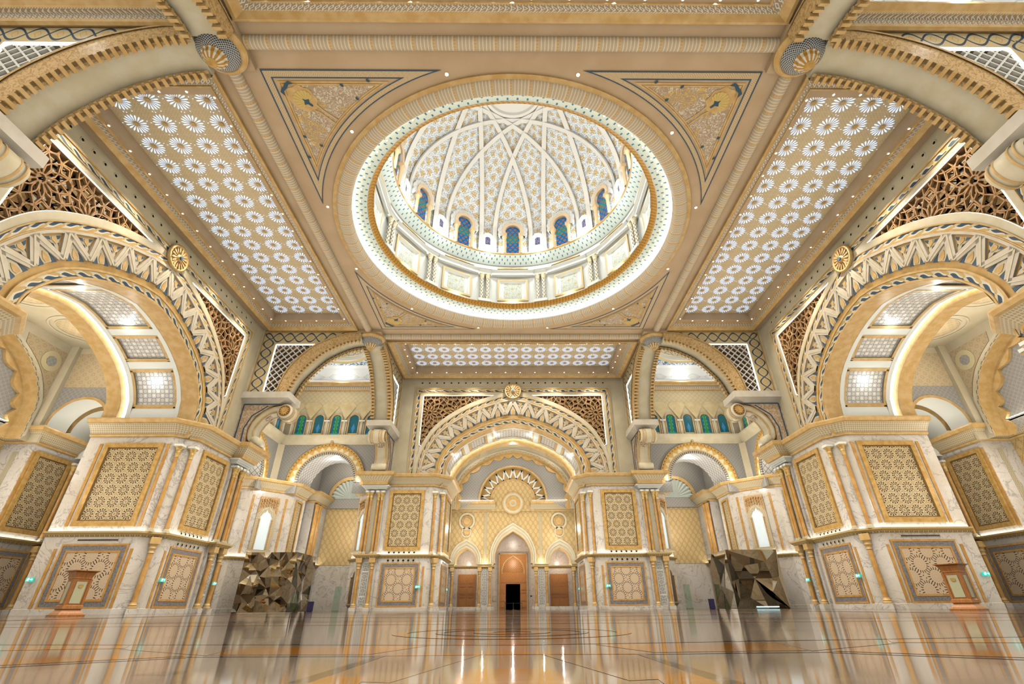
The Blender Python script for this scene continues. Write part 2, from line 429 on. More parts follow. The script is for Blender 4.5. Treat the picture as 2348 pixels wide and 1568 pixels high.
    def tube(s, path, r, n=8, mi=0):
        P = [Vector(p) for p in path]; rings = []
        for i, p in enumerate(P):
            t = (P[min(i+1, len(P)-1)]-P[max(i-1, 0)]).normalized()
            a = t.orthogonal().normalized() if abs(t.z) > .9 else t.cross(Vector((0, 0, 1))).normalized(); b = t.cross(a)
            rr = r[i] if isinstance(r, (list, tuple)) else r
            rings.append([p+a*rr*cos(2*pi*k/n)+b*rr*sin(2*pi*k/n) for k in range(n+1)])
        L = [0]
        for i in range(1, len(P)): L.append(L[-1]+(P[i]-P[i-1]).length)
        rr = r if not isinstance(r, (list, tuple)) else max(r)
        s.grid(rings, mi, [[(L[i], 2*pi*rr*k/n) for k in range(n+1)] for i in range(len(P))])
        s.face([tuple(q) for q in rings[0][:-1]], mi); s.face([tuple(q) for q in rings[-1][:-1][::-1]], mi)
    def mesh(s, name, mats):
        me = bpy.data.meshes.new(name); me.from_pydata(s.v, [], s.f)
        for m in (mats if isinstance(mats, (list, tuple)) else [mats]): me.materials.append(m)
        ul = me.uv_layers.new(name='UVMap'); flat = [c for f in s.uv for p in f for c in p]
        ul.data.foreach_set('uv', flat)
        me.polygons.foreach_set('material_index', s.m); me.polygons.foreach_set('use_smooth', s.s); me.update()
        return me
IDF = lambda a, b, c: (a, c, b)           # wall frame: a along X, b up, c depth along +Y (into the wall)
def arc(cx, cz, r, a0, a1, n, rz=None):
    return [(cx+r*cos(radians(a0+(a1-a0)*i/n)), cz+(rz or r)*sin(radians(a0+(a1-a0)*i/n))) for i in range(n+1)]
def ngon(cx, cz, r, n=16, rot=0.): return [(cx+r*cos(2*pi*i/n+rot), cz+r*sin(2*pi*i/n+rot)) for i in range(n)]
def spline(pts, n):
    """Catmull-Rom through pts resampled to n+1 points"""
    P = [(2*pts[0][0]-pts[1][0], 2*pts[0][1]-pts[1][1])]+list(pts)+[(2*pts[-1][0]-pts[-2][0], 2*pts[-1][1]-pts[-2][1])]
    out = []; m = len(pts)-1
    for i in range(n+1):
        t = i/n*m; k = min(int(t), m-1); t -= k; a, b, c, d = P[k:k+4]
        out.append(tuple(.5*(2*b[q]+(c[q]-a[q])*t+(2*a[q]-5*b[q]+4*c[q]-d[q])*t*t+(3*b[q]-a[q]-3*c[q]+d[q])*t**3) for q in (0, 1)))
    return out
def lerp(A, Bq, f): return [(a[0]+(b[0]-a[0])*f, a[1]+(b[1]-a[1])*f) for a, b in zip(A, Bq)]
def rect(x0, x1, z0, z1): return [(x0, z0), (x1, z0), (x1, z1), (x0, z1)]
def inside(p, poly):
    x, y = p; r = False; j = len(poly)-1
    for i in range(len(poly)):
        a, b = poly[i], poly[j]
        if (a[1] > y) != (b[1] > y) and x < (b[0]-a[0])*(y-a[1])/(b[1]-a[1])+a[0]: r = not r
        j = i
    return r
# ------------------------------------------------------------------ things
def link(name, data, parent=None, loc=(0, 0, 0), rot=0.):
    o = bpy.data.objects.new(name, data); COL.objects.link(o); o.location = loc
    o.rotation_euler = (0, 0, rot) if isinstance(rot, (int, float)) else rot
    if parent: o.parent = parent
    return o
class Proto:
    """a thing and its parts, made once as meshes and put down any number of times"""
    def __init__(s, name, cat): s.name = name; s.cat = cat; s.parts = []; s.root = None
    def add(s, name, b, mats, parent=None, loc=(0, 0, 0), label=None, stuff=False):
        s.parts.append((name, b.mesh(name, mats) if isinstance(b, B) else b, parent, loc, label, stuff)); return len(s.parts)-1
    def body(s, b, mats): s.root = b.mesh(s.name, mats); return s
    def settle(s):
        '''move the meshes so that the thing's own origin is at the middle of its base'''
        ms = ([s.root] if s.root else [])+list({p[1] for p in s.parts})
        lo = [min(v.co[i] for m in ms for v in m.vertices) for i in range(3)]; hi = [max(v.co[i] for m in ms for v in m.vertices) for i in range(3)]
        s.base = Vector(((lo[0]+hi[0])/2, (lo[1]+hi[1])/2, lo[2]))
        for m in ms: m.transform(Matrix.Translation(-s.base))
    def put(s, label, loc, rot=0., group=None, scale=None):
        if not hasattr(s, 'base'): s.settle()
        q = Vector((s.base.x*(scale[0] if scale else 1), s.base.y*(scale[1] if scale else 1), s.base.z*(scale[2] if scale else 1)))
        loc = Vector(loc)+Matrix.Rotation(rot, 3, 'Z')@q
        r = link(s.name, s.root, None, loc, rot); r['label'] = label; r['category'] = s.cat; r['kind'] = 'thing'
        if group: r['group'] = group
        if scale: r.scale = scale
        objs = []
        for n, me, par, l, lab, st in s.parts:
            o = link(n, me, r if par is None else objs[par], l); objs.append(o)
            if lab: o['label'] = lab
            if st: o['kind'] = 'stuff'
        return r
def struct(name, b, mats, loc=(0, D, 0), rot=0., parent=None):
    o = link(name, b.mesh(name, mats) if isinstance(b, B) else b, parent, loc, rot)
    if parent is None: o['kind'] = 'structure'
    return o
ORD = ['first', 'second', 'third', 'fourth', 'fifth', 'sixth']
def clock(a, what, half=False):
    '''which of twelve round the dome, counted from the middle of the far side'''
    if half: return '%s %s of the middle window' % (ORD[a], 'right') if a < 6 else '%s %s of the middle window' % (ORD[11-a], 'left')
    if a in (0, 6): return ('the middle one of the far side', 'the one overhead on the camera side')[a == 6]
    return '%s to the %s of the middle one' % ((ORD[a-1], 'right') if a < 6 else (ORD[11-a], 'left'))
SIDE = ['far', 'left', 'right', 'near']
ROT = [0, pi/2, -pi/2, pi]
def at(k, w, d, z=0.):
    c, s_ = cos(ROT[k]), sin(ROT[k]); return (w*c-d*s_, D+w*s_+d*c, z)
def half(pts, n):                         # mirrored pointed-arch curve from half control points (foot .. apex)
    h = spline(pts, n); return [(-x, z) for x, z in h]+[(x, z) for x, z in h[::-1]][1:]
C0h = [(11.3, 17.2), (11.25, 19.45), (10.98, 21.45), (9.05, 24.1), (5.88, 26.1), (2.55, 27.3), (0, 27.73)]
CZh = [(15.45, 17.2), (15.3, 19.5), (14.7, 22.6), (12.3, 26.5), (7.7, 29.75), (2.7, 31.75), (0, 32.3)]
C6h = [(16.3, 17.2), (16.2, 19.6), (15.6, 23.4), (13.1, 27.75), (8.25, 31.2), (2.95, 33.2), (0, 33.8)]
NA = 48
C0 = half(C0h, NA); CZ = half(CZh, NA); C6 = half(C6h, NA)
# ================================================================== FLOOR
def build_floor():
    b = B(); s = 70
    b.face([(-s, -6, 0), (s, -6, 0), (s, 112, 0), (-s, 112, 0)], 0)
    z = [.0008]
    def pl(pts, mi): b.face([(x, y, z[0]) for x, y in pts], mi); z[0] += .00005
    def ringp(cx, y0, r0, r1, mi, n=64):
        for i in range(n):
            a, c = 2*pi*i/n, 2*pi*(i+1)/n
            b.face([(cx+r*cos(t), y0+r*sin(t), z[0]) for r, t in ((r0, a), (r1, a), (r1, c), (r0, c))], mi)
        z[0] += .0003
    # inlay in front of the camera
    pl([(-.28, 2.4), (.28, 2.4), (.3, 3.42), (.22, 3.62), (-.22, 3.62), (-.3, 3.42)], 1)
    for sg in (-1, 1):
        m = lambda p: [(sg*x, y) for x, y in p]
        pl(m([(1.02, 4.55), (1.09, 4.55), (1.19, 2.4), (1.05, 2.4)]), 2)
        pl(m([(.62, 3.0), (1.04, 3.1), (1.02, 4.2), (.25, 4.62)]), 3); pl(m([(.75, 2.7), (1.05, 2.7), (1.04, 3.3), (.8, 3.25)]), 1)
        pl(m([(0, 4.95), (1.02, 4.72), (1.02, 4.58), (0, 4.62)]), 1)
        pl(m([(1.02, 4.6), (2.66, 4.68), (2.66, 4.6), (1.02, 4.53)]), 2)
        pl(m([(1.2, 4.72), (2.55, 4.8), (2.75, 5.75), (.85, 5.75)]), 1)
        pl(m([(2.55, 4.75), (3.9, 5.6), (2.75, 5.75)]), 3)
        pl(m([(2.66, 4.68), (6.0, 2.2), (6.0, 2.05), (2.6, 4.55)]), 2)
        pl(m([(2.7, 4.72), (3.2, 5.0), (6.5, 3.3), (6.0, 2.4)]), 1)
        pl(m([(3.9, 5.7), (9, 4.9), (9, 5.3), (4.2, 6.2)]), 1)
        pl(m([(.0, 5.72), (12, 7.2), (12, 7.35), (.0, 5.82)]), 2)
    z[0] = .003
    ringp(0, 8.6, 1.6, 1.82, 1); ringp(0, 8.6, 1.05, 1.18, 2); ringp(0, 8.6, .3, .6, 1)
    z[0] = .002
    for y0, y1, mi in ((13, 13.5, 1), (16, 17.2, 3), (17.3, 17.6, 2), (62.6, 63.4, 1), (71, 72, 3)): pl([(-60, y0), (60, y0), (60, y1), (-60, y1)], mi)
    for r0, r1, mi in ((18.2, 19.1, 1), (17.2, 18, 2), (11, 12.4, 3), (8.6, 9, 1), (4, 5.4, 2), (1.2, 2.8, 1)): ringp(0, D, r0, r1, mi, 96)
    for k in range(16):
        t = pi/8*k; a, c = t-.1, t+.1
        pl([(5.5*cos(t), D+5.5*sin(t)), (8.4*cos(a), D+8.4*sin(a)), (10.9*cos(t), D+10.9*sin(t)), (8.4*cos(c), D+8.4*sin(c))], 2 if k % 2 else 1)
    for sg in (-1, 1):
        for x0, x1, mi in ((20, 20.6, 1), (21, 22.6, 3), (34, 34.6, 2)): pl([(sg*x0, 18), (sg*x1, 18), (sg*x1, 100), (sg*x0, 100)], mi)
    def fl(a, c, v):
        def f(N):
            x, y, z_ = N.xyz(); q = N.vec(x*.6, y*1.6)
            w = N.noise(.55, 5, q, .8, .6)
            k = ((w*9).sin()).abs()
            g = ((x.mod(3.0)-1.5).abs().gt(1.492)).max((y.mod(3.0)-1.5).abs().gt(1.492))
            return N.mix(g*.6, N.mix(k.ss(.0, .35), v, N.mix(N.noise(.2, 2).ss(.4, .6), a, c)), 'B8A58C')
        return f
    m0 = mat('polished_cream_marble_floor', fl('867869', '76685B', '574D45'), .07, spec=.5)
    m1 = mat('polished_gold_marble_inlay', fl('A5702C', '8C5C22', '70471A'), .07, spec=.55)
    m2 = mat('polished_grey_marble_inlay', fl('4A4441', '3F3A38', '312E2C'), .07, spec=.55)
    m3 = mat('polished_rose_marble_inlay', fl('8A725C', '7A624C', '604C3C'), .07, spec=.55)
    struct('floor', b, [m0, m1, m2, m3], (0, 0, 0))
build_floor()
# ================================================================== CEILING
def frame_rect(c, hx, hy, ix, iy): return [(c[0]-hx+ix, c[1]-hy+iy), (c[0]+hx-ix, c[1]-hy+iy), (c[0]+hx-ix, c[1]+hy-iy), (c[0]-hx+ix, c[1]+hy-iy)]
def build_ceiling():
    b = B(); n = 96; R = 19.19; h = 22.9
    def sq(t):
        c, s_ = sin(t), cos(t); m = h/max(abs(c), abs(s_)); return (c*m, s_*m)
    ts = sorted([2*pi*i/n for i in range(n)]+[pi/4+pi/2*i for i in range(4)])
    ts = [t for i, t in enumerate(ts) if i == 0 or t-ts[i-1] > 1e-6]+[2*pi]
    for a, c in zip(ts, ts[1:]):
        b.face([(R*sin(a), R*cos(a), ZC), (R*sin(c), R*cos(c), ZC), (*sq(c), ZC), (*sq(a), ZC)], 0)
    for k in range(4):
        q = lambda w, d: tuple(v-(D if i == 1 else 0) for i, v in enumerate(at(k, w, d)[:2]))
        for w0, w1, d0, d1 in ((-22.9, -19.5, 22.9, 37.6), (19.5, 22.9, 22.9, 37.6), (-19.5, 19.5, 36.03, 37.6)):
            b.face([(*q(w, d), ZC) for w, d in ((w0, d0), (w1, d0), (w1, d1), (w0, d1))], 0)
    struct('ceiling', b, [ceilm])
build_ceiling()
SK = 'skylight above the aisle beside the '
def build_skylights():
    P = Proto('ceiling_skylight', 'skylight')
    cd = 29.46; hx, hy = 19.5, 6.57       # local: X lateral, Y outward; centre at d=29.46
    prof = [(0, ZC), (0, ZC-.3), (.18, ZC-.36), (.34, ZC-.2), (.5, ZC-.05), (.56, ZC), (1., ZC+.12), (1.04, ZC+.02), (1.12, ZC+.02), (1.16, ZC+.2), (1.58, ZC+.2), (1.6, ZC+1.3)]
    mi = [0, 0, 0, 0, 0, 1, 0, 0, 0, 2, 2]
    kx = 2.4/1.6
    def fr(segs, name, mats):
        b = B(); L0 = 0
        for j in segs:
            (t0, z0), (t1, z1) = prof[j], prof[j+1]; A = frame_rect((0, 0), hx, hy, t0*kx, t0); E = frame_rect((0, 0), hx, hy, t1*kx, t1)
            for i in range(4):
                i2 = (i+1) % 4; l = hypot(A[i2][0]-A[i][0], A[i2][1]-A[i][1])
                b.face([(*A[i], z0-ZC), (*A[i2], z0-ZC), (*E[i2], z1-ZC), (*E[i], z1-ZC)], 0, [(0, 0), (l, 0), (l, 1), (0, 1)])
        P.add(name, b, mats)
    fr([0, 1, 2, 3, 4], 'gold_frame', gold); fr([5], 'lozenge_border', diam); fr([6, 7, 8], 'gold_fillet', gold); fr([9, 10], 'light_tray', ceilm)
    z = 1.3; px_, py_ = hx-2.4, hy-1.6
    b = B(); b.face([(-px_, -py_, z), (px_, -py_, z), (px_, py_, z), (-px_, py_, z)], 0)
    def f(N):
        n = ((N.u*11).sin()*(N.v*11).sin()).abs().between(.3, .6); m = ((N.u*5).sin()*(N.v*5).sin()).abs().lt(.2)
        return N.mix(n*.8, 'E0CBA2', N.mix(m, 'B89A68', 'D2B583'))
    sc = P.add('pierced_screen', b, mat('pierced_tan_screen', f, .5))
    g = B(); c = B(); nx, ny = 15, 4
    for i in range(nx):
        for j in range(ny):
            x = -px_+(i+.5)*2*px_/nx; y = -py_+(j+.5)*2*py_/ny; r = .9
            for q in range(18):
                t = 2*pi*q/18+.1; 
                pts = [(r*.3, 0), (r*.55, .035), (r*.84, .068), (r*.97, .05), (r*1.06, 0), (r*.97, -.05), (r*.84, -.068), (r*.55, -.035)]
                g.face([(x+a*cos(t)-e*sin(t), y+a*sin(t)+e*cos(t), z-.03) for a, e in pts][::-1], 0)
                t += pi/18
                if q % 4 == 0:
                    g.face([(x+a*cos(t)-e*sin(t), y+a*sin(t)+e*cos(t), z-.03) for a, e in ((1.06, 0), (1.13, .05), (1.2, 0), (1.13, -.05))][::-1], 0)
            c.face([(x+.2*cos(2*pi*q/8), y+.2*sin(2*pi*q/8), z-.05) for q in range(8)][::-1], 0)
    P.add('flower_light', g, sky, sc); P.add('flower_boss', c, gold, sc)
    for k in range(4):
        lab = ['long skylight of lit flowers nearest the far arched wall', 'long skylight of lit flowers on the left of the dome', 'long skylight of lit flowers on the right of the dome', 'skylight cut by the top edge of the photo with bright spots'][k]
        P.put(lab, at(k, 0, cd, ZC), ROT[k])
    # the small bright downlights in the trays
    L = Proto('downlight', 'downlight'); e = B(); e.lathe([(.13, 0), (.1, -.05), (.085, -.02)], 12, 0); L.add('trim_ring', e, gold)
    e = B(); e.lathe([(.088, -.025), (.0001, -.035)], 12, 0); L.add('lens', e, bulb)
    for k in range(4):
        g = ['skylight nearest the far wall', 'skylight at the left', 'skylight at the right', 'skylight at the top edge'][k]
        q = [(-16.9+33.8*i/13, dd) for i in range(14) for dd in (24.24, 34.68)]+[(s_*17.4, 26.2+2.2*i) for i in range(4) for s_ in (-1, 1)]
        for w, d in q: L.put('tiny round downlight in the tray around the '+g, at(k, w, d, ZC+.19), 0, 'downlights around the '+g)
    for a in range(12):
        t = radians(15+30*a); L.put('round ceiling spotlight spaced around the outside of the dome ring', (19.72*sin(t), D+19.72*cos(t), ZC), 0, 'spotlights around the dome', (1.5, 1.5, 1))
    for a in range(60):
        t = radians(6*a+1.5); L.put('small round light set in the blue and white dome band', (16.75*sin(t), D+16.75*cos(t), 37.58), 0, 'lights in the dome band', (1.35, 1.35, 1))
build_skylights()
def build_pendentives():
    P = Proto('corner_ceiling_ornament', 'ceiling ornament')
    # local: corner at (-19.35,19.35)->top left quadrant, X right, Y up in plan, z down a little
    R0 = 19.9
    a = 19.4; l = 14.2
    def tri(o, r):            # triangle with curved hypotenuse: o inset of legs, r radius of arc
        x = -(a-o); y = a-o; r = r+o*.75
        t1 = atan2(-x, sqrt(max(r*r-x*x, .01))); t0 = atan2(sqrt(max(r*r-y*y, .01)), y)
        t0, t1 = t1, t0
        A = [(-r*sin(t0+(t1-t0)*i/24), r*cos(t0+(t1-t0)*i/24)) for i in range(25)]
        return [(x, y)]+A[::-1] if False else [(x, y)]+A
    base = R0+.25
    def plate(o, m, z, nm, par=None):
        b = B(); p = tri(o, base); ar = p[1:]
        for i in range(len(ar)-1): b.face([(*p[0], z), (*ar[i], z), (*ar[i+1], z)], 0)
        return P.add(nm, b, m, par)
    def ringp(o0, o1, m, z, nm):
        b = B(); A = tri(o0, base); E = tri(o1, base); A.append(A[0]); E.append(E[0]); 
        b.ribbon(A, E, lambda x, y, c: (x, y, c), z, 0); return P.add(nm, b, m)
    plate(0, ceilm, -.02, 'ground')
    ringp(0, .1, navy, -.06, 'outer_blue_line')
    def zg(N):
        k = (N.u.tri(.9)*1.1-N.v*.9); return N.mix((k.mod(.18)).lt(.05), 'C3A373', 'E3D3B2')
    ringp(.12, .6, mat('zigzag_ceiling_border', zg, .5), -.05, 'zigzag_border')
    ringp(.6, .7, navy, -.06, 'inner_blue_line')
    ringp(.92, 1.08, gold, -.07, 'gold_line'); ringp(1.13, 1.28, gold, -.07, 'gold_line')
    def ar(N):
        n = N.noise(1.5, 2, N.vec(N.u, N.v), 1.6); k = ((n*19).sin()).abs(); m = N.noise(.6, 1, N.vec(N.u, N.v)).gt(.54)
        return N.mix(k.lt(.5), 'B39A7C', N.mix(m, 'DCCFB4', 'E0BA62'))
    plate(1.3, mat('scrolling_ceiling_arabesque', ar, .5), -.05, 'arabesque')
    # shell medallion on the diagonal
    u = Vector((-1, 1)).normalized(); v = Vector((1, 1)).normalized()
    F = lambda p, z: (*(u*(24.05+(p[0]-22.6)*.58)+v*p[1]*.72), z)
    b = B(); c0 = 22.6; pts = [(c0+2.0*cos(t)*(1+.06*cos(8*t)), 1.5*sin(t)*(1+.06*cos(8*t))) for t in [2*pi*i/48 for i in range(48)]]
    b.face([F(p, -.09) for p in pts], 0); P.add('medallion', b, gold)
    b = B(); 
    for i in range(11):
        t0 = -2.2+4.4*i/11; t1 = t0+.37; b.face([F(p, -.12) for p in ((c0-.7, 0), (c0-.1+1.5*cos(t0)*.8, 1.15*sin(t0)), (c0-.1+1.62*cos((t0+t1)/2)*.8, 1.25*sin((t0+t1)/2)), (c0-.1+1.5*cos(t1)*.8, 1.15*sin(t1)))], 0)
    P.add('shell', b, mat('pale_gold_shell', 'D9BB6C', .45))
    b = B(); b.face([F(p, -.13) for p in ((c0-1.5, -.12), (c0-.9, -.14), (c0-.6, -.5), (c0-.3, -.12), (c0+.1, 0), (c0-.3, .12), (c0-.6, .5), (c0-.9, .14), (c0-1.5, .12))], 0)
    for s_ in (-1, 1): b.face([F(p, -.13) for p in ((c0+2.2, 0), (c0+2.3, s_*.55), (c0+1.9, s_*1.0), (c0+2.6, s_*.9), (c0+2.75, s_*.3), (c0+2.6, 0))], 0)
    for e in ((.0, 4.6), (.0, -4.6), (-.6, 7.1), (-.6, -7.1), (-2.6, 4.4), (-2.6, -4.4)):
        p = (c0+e[0]-abs(e[1])*.62, e[1]); b.face([F((p[0]+.28*cos(t), p[1]+.16*sin(t)), -.12) for t in [pi/4*i for i in range(8)]], 0)
    P.add('blue_leaves', b, navy)
    b = B(); 
    for s_ in (-1, 1): b.face([F(p, -.1) for p in ((c0-1.9, s_*.28), (c0-2.75, s_*.12), (c0-5.1, s_*.2), (c0-5.1, s_*.42), (c0-2.75, s_*.36), (c0-1.7, s_*.5))], 0)
    P.add('stem', b, gold)
    for k, lab in enumerate(('far left', 'near left', 'far right', 'near right')):
        # base orientation is the quadrant (-x,+y) = far left
        r = [0, pi/2, -pi/2, pi][k]
        P.put('triangular gold shell ornament on the ceiling at the %s of the dome' % lab, (0, D, ZC), r)
build_pendentives()
def build_tubes():
    P = Proto('ceiling_rope_moulding', 'moulding'); b = B()
    n = 40; path = [(-19.9+39.8*i/n, 0, -.06) for i in range(n+1)]; b.tube(path, .5, 16, 0); P.body(b, [rope])
    for k, l in enumerate(('far', 'left', 'right', 'near')): P.put('roped moulding along the %s edge of the dome ceiling' % l, at(k, 0, 21.4, ZC), ROT[k])
build_tubes()
# ================================================================== DOME
def build_dome():
    P = Proto('dome_ring', 'dome ring'); 
    b = B(); b.lathe([(19.19, 0), (19.19, -.16), (18.8, -.2), (18.78, 0)], 128, 0); P.add('gold_fillet', b, gold)
    b = B(); P_ = [(18.1+.72*cos(pi-pi*1.02*i/12*-1 if False else pi*i/12), -.1-.42*sin(pi*i/12)+(.35 if i > 9 else 0)*(i-9)/3) for i in range(13)]
    L = 0
    rings = []; U = []
    for i in range(193):
        t = 2*pi*i/192; rings.append([(r*sin(t), r*cos(t), z) for r, z in P_]); U.append([(t*18.14/1.5*1.5, j*.18) for j in range(13)])
    b.grid(rings, 0, U); P.add('rope_torus', b, rope)
    b = B(); b.lathe([(17.42, .45), (17.42, 1.1)], 128, 0); P.add('cove_light', b, cove)
    b = B(); b.lathe([(17.4, 1.1), (15.99, 1.3)], 128, [0], uscale='deg', unit=[0]); P.add('patterned_soffit', b, mint)
    b = B(); b.lathe([(16.0, 1.28), (15.9, 1.5), (15.6, 1.72), (15.42, 1.8), (15.5, 1.95)], 160, 0); P.add('gold_lip', b, flute)
    P.put('great round moulded ring around the dome opening', (0, D, ZC))
    # drum
    P = Proto('dome_drum', 'dome drum')
    b = B(); b.lathe([(15.5, 38.3), (16.35, 38.35), (16.35, 43.4)], 96, 0); P.add('drum_wall', b, white)
    b = B(); b.lathe([(16.35, 43.3), (16.1, 43.45), (16.0, 43.9), (15.75, 44.2), (15.6, 44.3), (15.75, 44.6), (15.9, 45.1), (15.72, 45.2)], 96, 0); P.add('cornice', b, white)
    b = B(); b.lathe([(15.72, 45.15), (14.45, 46.3)], 96, [0], uscale='deg', unit=[0]); P.add('blue_dash_band', b, mint)
    b = B(); b.lathe([(14.47, 46.28), (14.3, 46.4), (14.35, 46.6), (15.0, 46.65)], 128, 0); P.add('gold_lip', b, gold)
    P.put('white drum with panels between the ring and the dome', (0, D, 0))
    # drum panels and twin columns
    P = Proto('drum_panel', 'wall panel'); w, z0, z1 = 2.0, 39.35, 42.65
    b = B()
    for r_, m in ((rect(-w-.25, w+.25, z0-.25, z0), 0), (rect(-w-.25, w+.25, z1, z1+.25), 0), (rect(-w-.25, -w, z0, z1), 0), (rect(w, w+.25, z0, z1), 0)): b.slab(r_, IDF, 15.95, 16.35, m)
    P.add('gold_frame', b, mat('pale_gold_frame', 'E3C48A', .4))
    b = B(); 
    for p, q in (((-w, z0), (w, z0)), ((w, z0), (w, z1)), ((w, z1), (-w, z1)), ((-w, z1), (-w, z0))):
        i = lambda p: (p[0]*.86, z0+(z1-z0)/2+(p[1]-z0-(z1-z0)/2)*.82)
        b.face([(p[0], 15.97, p[1]), (q[0], 15.97, q[1]), (i(q)[0], 16.3, i(q)[1]), (i(p)[0], 16.3, i(p)[1])], 0)
    P.add('splayed_reveal', b, white)
    b = B(); b.slab(rect(-w*.86, w*.86, z0+.3, z1-.3), IDF, 16.29, 16.4, 0); P.add('relief_panel', b, drump)
    Q = Proto('twin_column_pair', 'columns'); 
    for s_ in (-1, 1):
        b = B(); c = (s_*.42, 15.85, 0); b.lathe([(.3, 38.75), (.32, 38.95), (.25, 39.05), (.25, 42.4), (.3, 42.55)], 16, 0, c=c); q = Q.add('shaft', b, knit)
        b = B(); b.lathe([(.25, 42.4), (.34, 42.6), (.3, 42.75), (.42, 43.15)], 16, 0, c=c); b.box(s_*.42-.4, s_*.42+.4, 15.45, 16.25, 43.15, 43.3); Q.add('capital', b, mat('pale_gilt_capital', 'E8DAB0', .4))
    b = B(); b.box(-.95, .95, 15.35, 16.4, 38.3, 38.75); Q.add('pedestal', b, white)
    cornc = Proto('cornice_block', 'cornice block'); b = B()
    b.sweep([(-3.1, 15.9), (3.1, 15.9)], [(0, 43.35), (.35, 43.45), (.3, 43.9), (.65, 44.15), (.5, 44.3), (.0, 44.35)], [0]*5); cornc.add('white_bead_course', b, white)
    b = B(); b.box(-2.3, 2.3, 15.3, 15.75, 44.35, 44.55); cornc.add('gold_bead', b, gold)
    for a in range(12):
        t = -radians(30*a); u = -radians(30*a+15)
        P.put('gold framed relief panel of the dome drum, '+clock(a, ''), (0, D, 0), t, 'relief panels of the dome drum')
        Q.put('pair of gilt woven columns in the dome drum, '+clock(a, '', True), (0, D, 0), u, 'twin columns of the dome drum')
        cornc.put('white beaded cornice block of the dome drum, '+clock(a, ''), (0, D, 0), t, 'cornice blocks of the dome drum')
    # shell
    P = Proto('dome_shell', 'dome'); Rd = 14.95; zs = 50.5
    prof = [(Rd, 46.5), (Rd, zs)]+[(Rd*cos(radians(q)), zs+Rd*sin(radians(q))) for q in range(5, 91, 5)]
    prof[-1] = (.01, zs+Rd)
    b = B(); n = 96; rings = []; U = []
    Lv = [0]
    for j in range(len(prof)-1): Lv.append(Lv[-1]+hypot(prof[j+1][0]-prof[j][0], prof[j+1][1]-prof[j][1]))
    for i in range(n+1):
        t = 2*pi*i/n; rings.append([(r*sin(t), r*cos(t), z) for r, z in prof]); U.append([(t*14.52, l) for l in Lv])
    b.grid(rings, 0, U); P.add('patterned_shell', b, domem)
    off = 4.8; Rr = 14.82
    for a in range(12):
        b = B(); th = radians(30*a); rc = sqrt(Rr*Rr-off*off); wv = .34
        pts = []
        for q in range(-12, 0): pts.append((-rc, 46.5+(zs-46.5)*(q+12)/12))
        for q in range(0, 37): 
            f = pi*q/36; pts.append((-rc*cos(f), zs+rc*sin(f)))
        for q in range(1, 13): pts.append((rc, zs-(zs-46.5)*q/12))
        g = []
        for y, z in pts:
            row = []
            for x, dp in ((-wv, .0), (-wv, .24), (wv, .24), (wv, .0)):
                # push inwards along the radius of the plane circle
                rr = hypot(y, max(z-zs, 0)) or 1; k = (rr-dp)/rr
                yy, zz = y*k, (zs+(z-zs)*k if z > zs else z)
                xx = off+x
                row.append((xx*cos(th)+yy*sin(th), -xx*sin(th)+yy*cos(th), zz))
            g.append(row)
        b.grid(g, 0, None, False, False); P.add('crossing_rib', b, mat('pale_rib_stone', 'ECE6D8', .45))
    b = B(); b.lathe([(4.55, 64.5), (4.4, 64.35), (4.0, 64.4), (3.8, 64.75), (2.6, 64.9), (2.5, 64.75), (2.3, 64.75), (2.2, 65.0), (.01, 65.1)], 64, 0); P.add('apex_disc', b, MATS['pale_rib_stone'])
    P.put('high white dome shell crossed by interlaced ribs', (0, D, 0))
    # windows of the dome
    P = Proto('dome_window', 'stained glass window'); r = 14.55
    IDr = lambda a, z, c: (a, c, z)
    hole = [(-.92, 46.5), (.92, 46.5), (.92, 50.0)]+arc(0, 51.0, 1.12, -35, 215, 20)+[(-.92, 50.0)]
    b = B(); b.face([(x, r+.12, z) for x, z in hole], 0, [(x, z) for x, z in hole]); P.add('glass_pane', b, stained)
    b = B(); A = arc(0, 51.0, 1.14, -38, 218, 24); E = arc(0, 51.0, 1.62, -38, 218, 24); b.ribbon(A, E, IDr, r-.35, 0); b.edge(A, IDr, r-.35, r+.2, 0); b.edge(E, IDr, r-.35, r+.4, 0); P.add('horseshoe_arch', b, mat('peach_stone', 'E6C9A0', .45))
    b = B(); A = arc(0, 51.0, 1.62, -30, 210, 45); E = [(x*(1.35+.1*abs(sin(i*pi/5))), 51+(z-51)*(1.35+.1*abs(sin(i*pi/5)))) for i, (x, z) in enumerate(A)]; b.ribbon(A, E, IDr, r-.2, 0); b.edge(E, IDr, r-.2, r+.5, 0)
    P.add('scalloped_surround', b, whitepat)
    for s_ in (-1, 1):
        b = B(); b.box(s_*1.25-.12-.25, s_*1.25-.12+.45 if s_ > 0 else s_*1.25+.37, r-.55, r+.5, 49.75, 50.3); b.lathe([(.38, 49.75), (.24, 49.2), (.22, 46.5)], 12, 0, c=(s_*1.28, r-.2, 0)); P.add('jamb_column', b, mat('peach_stone_column', 'E2BD8C', .4))
    Q = Proto('small_dome_window', 'window')
    o = [(-.72, 46.6), (.72, 46.6), (.72, 49.6)]+arc(0, 49.6, .72, 0, 180, 12)[1:]
    b = B(); A = [(-.42, 47.9), (-.42, 49.3)]+arc(0, 49.3, .42, 180, 0, 10)[1:]+[(.42, 47.9)]; E = [(-.8, 47.9), (-.8, 49.45)]+arc(0, 49.45, .8, 180, 0, 10)[1:]+[(.8, 47.9)]
    b.ribbon(A, E, IDr, r-.1, 0); b.edge(A, IDr, r-.1, r+.3, 0); b.edge(E, IDr, r-.1, r+.5, 0); b.slab(rect(-.8, .8, 46.5, 47.9), IDr, r-.1, r+.4, 0); Q.add('white_frame', b, white)
